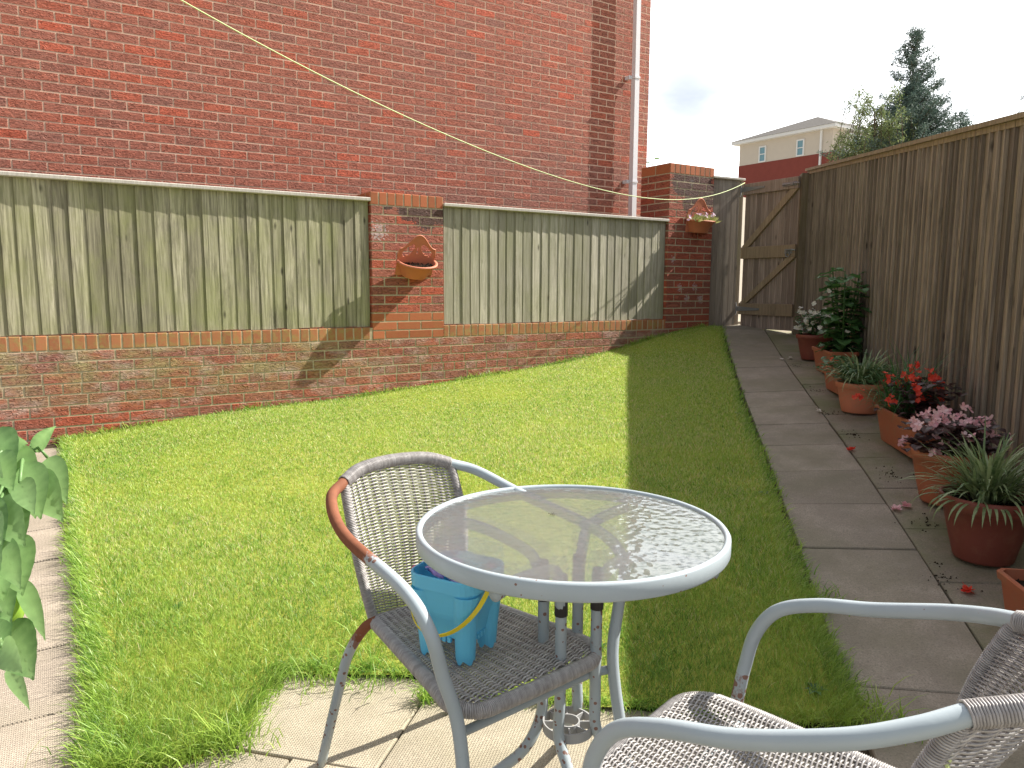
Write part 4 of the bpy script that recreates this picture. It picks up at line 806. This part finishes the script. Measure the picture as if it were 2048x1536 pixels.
for (r, t_) in ((.026, .003), (.056, .003)):
    g.lathe([(r-t_, hz_-.011), (r, hz_-.011), (r, hz_+.011), (r-t_, hz_+.011), (r-t_, hz_-.011)], n=48)
for k in range(8):
    a = R(158)+R(45)*k+R(22); u = Vector((math.cos(a), math.sin(a), 0)); v = Vector((-u.y, u.x, 0)); g.obb(u*.026-v*.0014+Vector((0, 0, hz_-.009)), u*.028, v*.0028, (0, 0, .018))
g.build('leg_ring', M['holder'], tb, False)
g = G()
for k in range(26): c = Vector((random.gauss(0, .005), random.gauss(0, .003), .001+abs(random.gauss(0, .002)))); rnd_leaf(g, c, .004, .002, 0, 0, 1)
o = g.build('dried_leaf', M['dark']); o.location = (.093, 1.635, TZ-.0045); tag(o, 'tiny dark crumpled leaf bit lying on the glass table top', 'leaf')

# ------------------------------------------------------------ chairs
def weave(g, S, nu, nv, rib, ww, amp, vmargin=(0, 1)):
    """S(u,v)->(pos,normal); ribs along v, wefts across u"""
    for i in range(nu):
        u = (i+.5)/nu; pts = [S(u, v)[0] for v in np.linspace(*vmargin, 26)]; g.tube(pts, rib, 4, t=random.uniform(.2, .7), cap=False)
    for k in range(nv):
        v = vmargin[0]+(vmargin[1]-vmargin[0])*(k+.5)/nv; pts = []; T = []; dt = random.uniform(.3, 1)
        for i in range(nu*4+1):
            u = i/(nu*4); p, nn = S(u, v); sg = (1 if ((i//4+k) % 2) else -1) if i < nu*4 else 0
            p = p+nn*(amp*sg*math.sin(math.pi*(i % 4)/4)); pts.append(p); T.append(dt*random.uniform(.85, 1.1))
        g.tube(pts, ww, 4, t=T, cap=False)
def chair(label, x, y, az, P, rustfn):
    c = thing('rattan_chair', label, 'chair', (x, y, 0), R(-az), 'rattan bistro chairs round the table')     # local +y = the way it faces
    mirr = lambda pts: pts+[Vector((-p.x, p.y, p.z)) for p in reversed(pts)]
    fl, fy, cz = P['fl']; bl, by, bz = P['b']; ml, my, mz = P['m']; wl, wy, wz = P['w']; ty, tz = P['t']; ff = P['ff']
    bk_ = P['bend']; half = spline([(fl+.018, ff, .012), (fl+.006, fy+.035, .20), (fl, fy, cz)]+(P['mid'] if 'mid' in P else [(fl+(bl-fl)*.5, fy-.012, cz+(bz-cz)*.45), (bl-.004, by+bk_*.5, bz-bk_*.72), (bl, by-bk_*.75, bz+.006)])+[(ml, my, mz)]+([(wl+.055, (my+wy)/2-.045, (mz+wz)/2+.01)] if P['hook'] else [(wl+.036, my+(wy-my)*.62, mz+(wz-mz)*.6)])+[(wl, wy, wz)], 8)
    top = spline([(wl, wy, wz), (wl*.62, wy+(ty-wy)*.72, wz+(tz-wz)*.75), (0, ty, tz), (-wl*.62, wy+(ty-wy)*.72, wz+(tz-wz)*.75), (-wl, wy, wz)], 10)
    full = half+top[1:-1]+[Vector((-p.x, p.y, p.z)) for p in reversed(half)]
    g = G(); g.tube(full, .0128, 14, rust=[rustfn(p) for p in full]); g.build('arm_frame', M['paint'], c, True)
    g = G(); coil(g, top, .0150, .0019, .0036); g.build('back_wrapping', M['wicker'], c, True)
    jl, jy, jz = P['j']; rl, ry = P['rf']
    for s in (-1, 1):
        g = G(); pth = spline([(s*(jl-.005), jy+.01, jz+.012), (s*(jl+.018), jy-.012, jz-.01), (s*(jl+(rl-jl)*.55), jy-.055, jz-.085), (s*(jl+(rl-jl)*.78), jy+(ry-jy)*.55, .22), (s*rl, ry, .012)], 8); g.tube(pth, .0122, 12, rust=[rustfn(p) for p in pth]); g.build('leg', M['paint'], c, True)
    g = G(); g.tube([(-fl, fy-.004, cz-.018)]+[(fl*q, fy-.03, cz-.026) for q in (-.85, -.5, 0, .5, .85)]+[(fl, fy-.004, cz-.018)], .0095, 10, rust=[.5, .2, 0, 0, 0, .2, .5]); g.build('stretcher', M['paint'], c, True)
    # seat frame: rounded loop, wrapped
    sl_, sy = P['s']; zf = jz+.008; r_ = .055; loop = []
    for (cx, cy, a0) in ((sl_-r_, sy-r_, 0), (-(sl_-r_), sy-r_, 90), (-(jl-.0)+.02, jy+.02, 180), (jl-.02, jy+.02, 270)):
        rr_ = r_ if cy > 0 else .02
        for k in range(7): a = R(a0+15*k); loop.append(Vector((cx+rr_*math.cos(a), cy+rr_*math.sin(a), zf)))
    loop2 = []
    for a, b in zip(loop, loop[1:]+loop[:1]):
        nn = max(1, int((b-a).length/.02)); loop2 += [a.lerp(b, k/nn) for k in range(nn)]
    for p_ in loop2: f_ = max(0, (p_.y-.05)/(sy-.05)); p_.z -= .010*f_*f_; p_.z -= .004*math.cos(p_.x/sl_*1.5)
    g = G(); g.tube(loop2, .0135, 10, closed=True, t=.4); coil(g, loop2+[loop2[0]], .0142, .0019, .0036); sfo = g.build('seat_edge', M['wicker'], c, True)
    def seat(u, v):
        yy = jy+.004+(sy-.006-jy)*v; wdt = jl+(sl_-jl)*v-.006
        if yy > sy-r_: q = (yy-(sy-r_))/r_; wdt -= r_*(1-math.sqrt(max(0, 1-min(1, q)**2)))
        if yy < jy+.0: wdt = jl-.01
        xx = (u*2-1)*wdt; sag = .016*(1-(2*u-1)**2)*math.sin(math.pi*v)+.008*max(0, (v-.7)/.3)**2
        return Vector((xx, yy, zf+.010-sag)), Vector((0, .0, 1))
    g = G(); weave(g, seat, 15, 104, .0020, .0018, .0044, (.0, .985)); g.build('seat', M['wicker'], c, True)
    # back rest
    def tp_at(u):
        x_ = (u*2-1); return top[min(len(top)-1, int(round((1-u)*(len(top)-1))))]
    tl_ = len(top)-1
    def back(u, v):
        f_ = (1-u)*tl_; i = int(min(tl_-1, f_)); T_ = top[i].lerp(top[i+1], f_-i); xx = (u*2-1); B = Vector((xx*(jl-.004), jy-.008-.018*(1-xx*xx), jz+.010)); p = B.lerp(T_, v)
        p = p+Vector((xx*.016*math.sin(math.pi*v), .022*math.sin(math.pi*v)-.0*v, 0)); return p, Vector((0, .95, .25))
    g = G(); weave(g, back, 14, 92, .0020, .0018, .0044, (.0, .985))
    for u in (0.0, 1.0): sp_ = [back(u, v)[0] for v in np.linspace(0, 1, 14)]; g.tube(sp_, .0095, 8, t=.1); coil(g, sp_, .0108, .0018, .0037, 8)
    g.build('backrest', M['wicker'], c, True)
    return c
def rust1(p):
    r = .16
    if p.x < 0 and p.z > .64: r = max(r, min(.95, .95-(p.y+.06)*7)) if p.y > -.335 else 0
    if p.x < 0 and p.y < -.2 and p.z < .43: r = max(r, .34+.5*max(0, (p.z-.34)/.08)) if p.z > .12 else .3
    return r
ch1 = chair('rattan chair with rusted left arm holding the blue bucket, facing the table', -.076, 1.582, 140.1, dict(fl=(.205, .218, .395), b=(.259, .166, .645), m=(.246, -.131, .684), w=(.152, -.312, .745), t=(-.345, .769), j=(.125, -.235, .415), s=(.188, .212), rf=(.194, -.388), ff=.29, bend=.065, hook=1), lambda p: rust1(Vector((-p.x, p.y, p.z))))
ch2 = chair('nearest rattan chair with clean pale arms, cut by the bottom right corner', .405, 1.085, -47.6, dict(fl=(.249, .174, .41), b=(.261, .123, .62), m=(.232, -.170, .692), w=(.161, -.277, .734), t=(-.38, .758), j=(.150, -.20, .425), s=(.170, .235), rf=(.24, -.36), ff=.25, bend=.10, hook=0, mid=[(.255, .165, .475), (.259, .148, .545), (.262, .108, .600), (.262, .035, .632), (.254, -.06, .655)]), lambda p: .1+(.4 if abs(p.z-.43) < .03 and p.y > 0 else 0))

g = G()
for ph in (0, math.pi):
    g.tube([Vector((-.160+.003*math.cos(q*1.4+ph)+.0006*q, -.268+.003*math.sin(q*1.4+ph)+.0005*q, .722-.0042*q)) for q in range(38)], .0026, 5)
g.build('tied_cord', M['line'], ch2)
# ------------------------------------------------------------ bucket
BK = Vector((-.112, 1.535, .4315)); ba = R(-28)
bk = thing('castle_bucket', 'bright blue castle-shaped toy bucket with yellow handle on the rusty chair seat', 'bucket', BK, ba); bk.scale = (1.1, 1.1, .93)
def rsq(h_, rc, z, n=6):
    out = []
    for (cx, cy, a0) in ((h_-rc, h_-rc, 0), (-(h_-rc), h_-rc, 90), (-(h_-rc), -(h_-rc), 180), (h_-rc, -(h_-rc), 270)):
        for k in range(n+1): a = R(a0+90*k/n); out.append((cx+rc*math.cos(a), cy+rc*math.sin(a), z))
    return out
g = G(); g.loft([rsq(.048, .012, .052), rsq(.055, .014, .09), rsq(.064, .022, .135), rsq(.070, .030, .165), rsq(.0705, .031, .166), rsq(.0735, .033, .1665), rsq(.0745, .034, .194), rsq(.0735, .033, .196), rsq(.0700, .030, .196), rsq(.0690, .030, .165), rsq(.060, .022, .11), rsq(.052, .014, .08)], capa=True)
for sx in (-1, 1):
    for sy in (-1, 1):
        n_ = 20; rg = []
        for (z, off_, r) in ((0.0, .040, .0185), (.06, .0415, .0205), (.12, .0435, .024), (.160, .0455, .027)): rg.append([(sx*off_+r*math.cos(2*math.pi*j/n_), sy*off_+r*math.sin(2*math.pi*j/n_), z if z > 0 else (0.0 if (j//2) % 2 else .010)) for j in range(n_)])
        g.loft(rg, capa=True)
for sx, sy in ((1, 0), (-1, 0), (0, 1), (0, -1)):
    u = Vector((sx, sy, 0)); v = Vector((-sy, sx, 0))
    for k in (-1, 0, 1): g.obb(u*.046+v*(k*.011-.0035)+Vector((0, 0, .042)), u*.006, v*.007, (0, 0, .012))
g.build('body', M['blue'], bk)
g = G(); hp = []
for k in range(25): a = math.pi*k/24; hp.append(Vector((.082*math.cos(a), -.020-.075*math.sin(a), .178-.098*math.sin(a))))
V = []; Fs = []
for i, p_ in enumerate(hp):
    d = (hp[min(24, i+1)]-hp[max(0, i-1)]).normalized(); nn = d.cross(Vector((0, -.8, -.6))).normalized(); wv = Vector((0, -.8, -.6)); 
    V += [p_+nn*.0045, p_+nn*.0045+wv*.003, p_-nn*.0045+wv*.003, p_-nn*.0045]
for i in range(24):
    for j in range(4): q = (j+1) % 4; Fs.append((4*i+j, 4*i+q, 4*i+4+q, 4*i+4+j))
g.add(V, Fs); g.build('handle', M['yellow'], bk)
for s in (-1, 1): g = G(); g.tube([(s*.076, -.020, .178), (s*.090, -.020, .178)], .0085, 10); g.build('hinge_knob', M['hotpink'], bk, True)
def crumple(name, label, cat, mk, c, sx, sy, sz, seed):
    rg = random.Random(seed); g = G(); n1, n2 = 10, 8; V = []
    for i in range(n1+1):
        for j in range(n2+1): V.append((sx*(i/n1-.5)+rg.gauss(0, sx*.03), sy*(j/n2-.5)+rg.gauss(0, sy*.03), sz*math.sin(math.pi*i/n1)*math.sin(math.pi*j/n2)+rg.gauss(0, sz*.22)))
    top = V; bot = [(x, y, z-.003-.4*sz*math.sin(math.pi*(k % (n2+1))/n2)) for k, (x, y, z) in enumerate(V)]
    Fs = []; m_ = n2+1; off_ = len(V)
    for i in range(n1):
        for j in range(n2): a = i*m_+j; Fs += [(a, a+m_, a+m_+1, a+1), (off_+a, off_+a+1, off_+a+m_+1, off_+a+m_)]
    g.add(top+bot, Fs, 0, .5); o = g.build(name, M[mk]); o.location = BK+Matrix.Rotation(ba, 3, 'Z')@Vector(c); o.rotation_euler = (rg.uniform(-.2, .2), rg.uniform(-.3, .3), ba+rg.uniform(-.5, .5)); return tag(o, label, cat)
crumple('sweet_packet', 'crumpled lilac film packet inside the blue bucket', 'packet', 'lilac', (-.012, -.010, .174), .095, .070, .024, 1)
crumple('toy_packet', 'turquoise film packet at the back of the blue bucket', 'packet', 'cyan', (.0, .026, .182), .090, .050, .020, 2)
crumple('card_packet', 'white printed card packet at the right inside the blue bucket', 'packet', 'whitecard', (.040, -.020, .182), .040, .040, .010, 3)
g = G(); g.tube(spline([(-.05, -.01, .0), (-.02, -.02, .012), (.01, -.02, .004), (.03, -.035, .0)], 4), .0035, 6); o = g.build('plastic_toy', M['hotpink']); o.location = BK+Vector((-.01, -.01, .196)); o.rotation_euler = (0, 0, ba); tag(o, 'thin pink plastic piece on the lilac packet in the bucket', 'toy')

# ------------------------------------------------------------ clothes line
hl0 = Vector((-2.2, 3.5)); hl1 = Vector((2.62, 8.75)); ts = [.105, .158, .22, .361, .518, .664, .763, .889, .995]; zs = [2.638, 2.545, 2.431, 2.247, 2.085, 2.042, 2.05, 2.158, 2.368]
cf = np.polyfit(ts, zs, 4); pts = []
for t_ in np.linspace(-.55, 1.0, 80):
    z_ = float(np.polyval(cf, t_)) if t_ > .1 else float(np.polyval(cf, .1)+(t_-.1)*np.polyval(np.polyder(cf), .1)); p_ = hl0.lerp(hl1, t_); pts.append((p_.x, p_.y, z_))
g = G(); g.tube(pts, .0038, 6); tag(g.build('washing_line', M['line'], smooth=True), 'lime green washing line sagging from upper left to the gate', 'washing line')

# ------------------------------------------------------------ beyond the garden
flat = thing('apartment_block', 'distant cream and red brick block with hipped grey roof beyond the gate', 'building', (21.7, 53, 0), R(0))
da = Vector((math.sin(R(-34.4)), math.cos(R(-34.4)), 0)); db = Vector((math.sin(R(55.6)), math.cos(R(55.6)), 0)); LA_, LB_ = 7.8, 11.0
def wb(g, a0, a1, b0, b1, z0, z1, mi=0): g.obb(da*a0+db*b0+Vector((0, 0, z0)), da*(a1-a0), db*(b1-b0), (0, 0, z1-z0), mi)
g = G(); wb(g, 0, LA_, 0, LB_, 10.44, 12.0); g.build('rendered_storey', M['render'], flat)
g = G(); wb(g, -.02, LA_+.02, -.02, LB_+.02, -.1, 10.437); g.build('brick_storeys', M['farbrick'], flat)
g = G(); wb(g, -.45, LA_+.45, -.45, LB_+.45, 12.003, 12.22); g.build('gutter', M['white_trim'], flat)
g = G(); q = [da*-.5+db*-.5, da*(LA_+.5)+db*-.5, da*(LA_+.5)+db*(LB_+.5), da*-.5+db*(LB_+.5)]; rz = 13.9; r1 = da*(LA_/2)+db*(LA_/2); r2 = da*(LA_/2)+db*(LB_-LA_/2)
g.add([v+Vector((0, 0, 12.223)) for v in q]+[r1+Vector((0, 0, rz)), r2+Vector((0, 0, rz))], [(0, 1, 4), (1, 2, 5, 4), (2, 3, 5), (3, 0, 4, 5), (3, 2, 1, 0)]); g.build('roof', M['farroof'], flat)
def fwin(a, w_, z0, z1, face):
    U, O = (da, db*-1) if face == 0 else (db, da*-1); g = G(); b_ = U*a+O*.0+Vector((0, 0, z0)); fr_ = .09
    for (u0, u1, v0, v1) in ((0, w_, 0, fr_), (0, w_, z1-z0-fr_, z1-z0), (0, fr_, fr_, z1-z0-fr_), (w_-fr_, w_, fr_, z1-z0-fr_), (fr_, w_-fr_, (z1-z0)*.5-.03, (z1-z0)*.5+.03)): g.obb(b_+U*u0+Vector((0, 0, v0))-O*.02, U*(u1-u0), O*.10, (0, 0, v1-v0))
    wn = g.build('window', M['white_trim'], flat); g = G(); g.obb(b_+U*fr_+Vector((0, 0, fr_))-O*.02, U*(w_-2*fr_), O*.055, (0, 0, z1-z0-2*fr_)); g.build('pane', M['pane'], wn)
fwin(2.15, .62, 10.46, 11.62, 0); fwin(5.35, .62, 10.46, 11.62, 0)
g = G(); g.obb(da*-.35+db*1.4+Vector((0, 0, 10.45)), da*.345, db*2.2, (0, 0, 1.35)); bay = g.build('bay_window', M['white_trim'], flat); g = G()
for b_ in (1.95, 2.75): g.obb(da*-.37+db*b_+Vector((0, 0, 10.55)), da*.3, db*.6, (0, 0, 1.1))
g.build('pane', M['pane'], bay)
g = G(); wb(g, .75, .87, -.15, -.025, 5, 12.0); g.build('downpipe', M['white_trim'], flat)

def crown_quads(pts, size, tl=0, th_=1, flatz=1.0):
    n = len(pts); s = size*rng.uniform(.6, 1.4, (n, 1)); a = rng.normal(size=(n, 3)); a /= np.linalg.norm(a, axis=1, keepdims=True); b = rng.normal(size=(n, 3)); b -= (b*a).sum(1, keepdims=True)*a; b /= np.linalg.norm(b, axis=1, keepdims=True)
    V = np.stack([pts-a*s-b*s*.33*flatz, pts+a*s-b*s*.2*flatz, pts+a*s*1.1+b*s*.3*flatz, pts-a*s*.7+b*s*.33*flatz], 1)
    return V
def crown_obj(name, V, tint, mat, parent):
    n = len(V); me = bpy.data.meshes.new(name); me.vertices.add(n*4); me.vertices.foreach_set('co', V.reshape(-1).astype(np.float32)); me.loops.add(n*4); me.loops.foreach_set('vertex_index', np.arange(n*4, dtype=np.int32)); me.polygons.add(n); me.polygons.foreach_set('loop_start', np.arange(n, dtype=np.int32)*4); me.polygons.foreach_set('loop_total', np.full(n, 4, np.int32)); me.update(calc_edges=True)
    a = me.attributes.new('tint', 'FLOAT', 'POINT'); a.data.foreach_set('value', np.repeat(tint, 4).astype(np.float32)); me.materials.append(mat); o = bpy.data.objects.new(name, me); COL.objects.link(o); o.parent = parent; return o
def conifer(label, x, y, h, wbase, seed, group=None, z0=.8, dens=1.0, lean=0.0):
    r = random.Random(seed); t = thing('conifer_tree', label, 'tree', (x, y, z0), 0, group); g = G(); g.tube([(0, 0, 0), (lean*.3, 0, h*.5), (lean, 0, h*.98)], [.12, .07, .01], 8); tr_ = g.build('trunk', M['bark'], t, True)
    P = []; gb_ = G(); nb = int(150*dens)
    for k in range(nb):
        u = (k+r.random())/nb; z = h*(.12+.86*u); a = r.uniform(0, 6.28); ln_ = wbase*(1-u)**.8*r.uniform(.55, 1.15)+.12; rise = r.uniform(.25, .7); c0 = Vector((lean*z/h, 0, z)); e = c0+Vector((math.cos(a)*ln_, math.sin(a)*ln_, ln_*rise*(.5+.5*u)))
        gb_.tube([c0, c0.lerp(e, .5)+Vector((0, 0, -.04)), e], [.018, .012, .004], 4)
        m_ = int(46+230*ln_)
        for _ in range(m_):
            q = r.random()**.7; p_ = c0.lerp(e, q); sp_ = .035+.05*(1-abs(q-.5)); P.append((p_.x+r.gauss(0, sp_), p_.y+r.gauss(0, sp_), p_.z+r.gauss(0, sp_*.7)+.03*q))
    gb_.build('branches', M['bark'], t); P = np.array(P); crown_obj('crown', crown_quads(P, .032, flatz=.7), rng.random(len(P)), M['leaf_conifer'], t)
conifer('tall pointed dark conifer rising behind the fence', 11.15, 22, 7.65, 1.9, 3, z0=.8, dens=1.25)
conifer('short spiky conifer tip showing above fence right of tall conifer', 12.0, 21.0, 5.1, .9, 5, z0=.8, dens=.5)
conifer('sparse conifer branches at the far right edge above the fence', 16.05, 24, 7.4, 1.4, 9, z0=.8, dens=.7)
def birch(label, x, y, h, w_, seed):
    r = random.Random(seed); t = thing('birch_tree', label, 'tree', (x, y, .8)); g = G(); g.tube(spline([(0, 0, 0), (.1, 0, h*.4), (-.1, 0, h*.9)], 6), [.10-.085*i/12 for i in range(13)], 8); g.build('trunk', M['bark'], t, True); P = []; gb_ = G()
    for k in range(46):
        a = r.uniform(0, 6.28); z = h*r.uniform(.42, .97); ln_ = w_*r.uniform(.3, 1)*(1.15-(z/h)*.5); c0 = Vector((0, 0, z*.93)); e = Vector((math.cos(a)*ln_, math.sin(a)*ln_, z+r.uniform(0, .35))); dr = r.uniform(.5, 1.5); f = e+Vector((math.cos(a)*.2, math.sin(a)*.2, -dr)); pth = spline([c0, c0.lerp(e, .6)+Vector((0, 0, .1)), e, f], 8); gb_.tube(pth, .008, 4)
        for p_ in pth[6:]:
            for _ in range(20): P.append((p_.x+r.gauss(0, .07), p_.y+r.gauss(0, .07), p_.z+r.gauss(0, .09)))
    gb_.build('branches', M['bark'], t); P = np.array(P); crown_obj('crown', crown_quads(P, .026), rng.random(len(P)), M['leaf_birch'], t)
birch('pale drooping birch against the left side of the tall conifer', 9.55, 20.5, 5.55, 1.3, 11)
conifer('bushy dark lower conifer growing under the pale birch', 10.85, 21.3, 5.9, 3.2, 21, z0=.8, dens=2.0)
bw = G(); bw.obb((2.6, 12.6, .5), (2.2, 2.0, 0), (.12, -.12, 0), (0, 0, 2.3)); tag(bw.build('added_slit_wall', M['render']), 'added cream wall turned to the sun to brighten the slit beside the gate', 'wall')  # wall added behind the gate, angled to the sun so the slit shows bright
# shrub glimpsed between house corner and tall pillar
sh = thing('shrub', 'sliver of green shrub between the house corner and taller pillar', 'shrub', (1.95, 11.0, .7)); g = G(); g.tube([(0, 0, 0), (0, 0, 1.2)], .03, 6); g.build('stem', M['bark'], sh)
P = rng.normal(0, 1, (1500, 3))*np.array([.16, .3, .45])+np.array([0, 0, .95]); crown_obj('foliage', crown_quads(P, .03), rng.random(1500), M['leaf_dark'], sh)
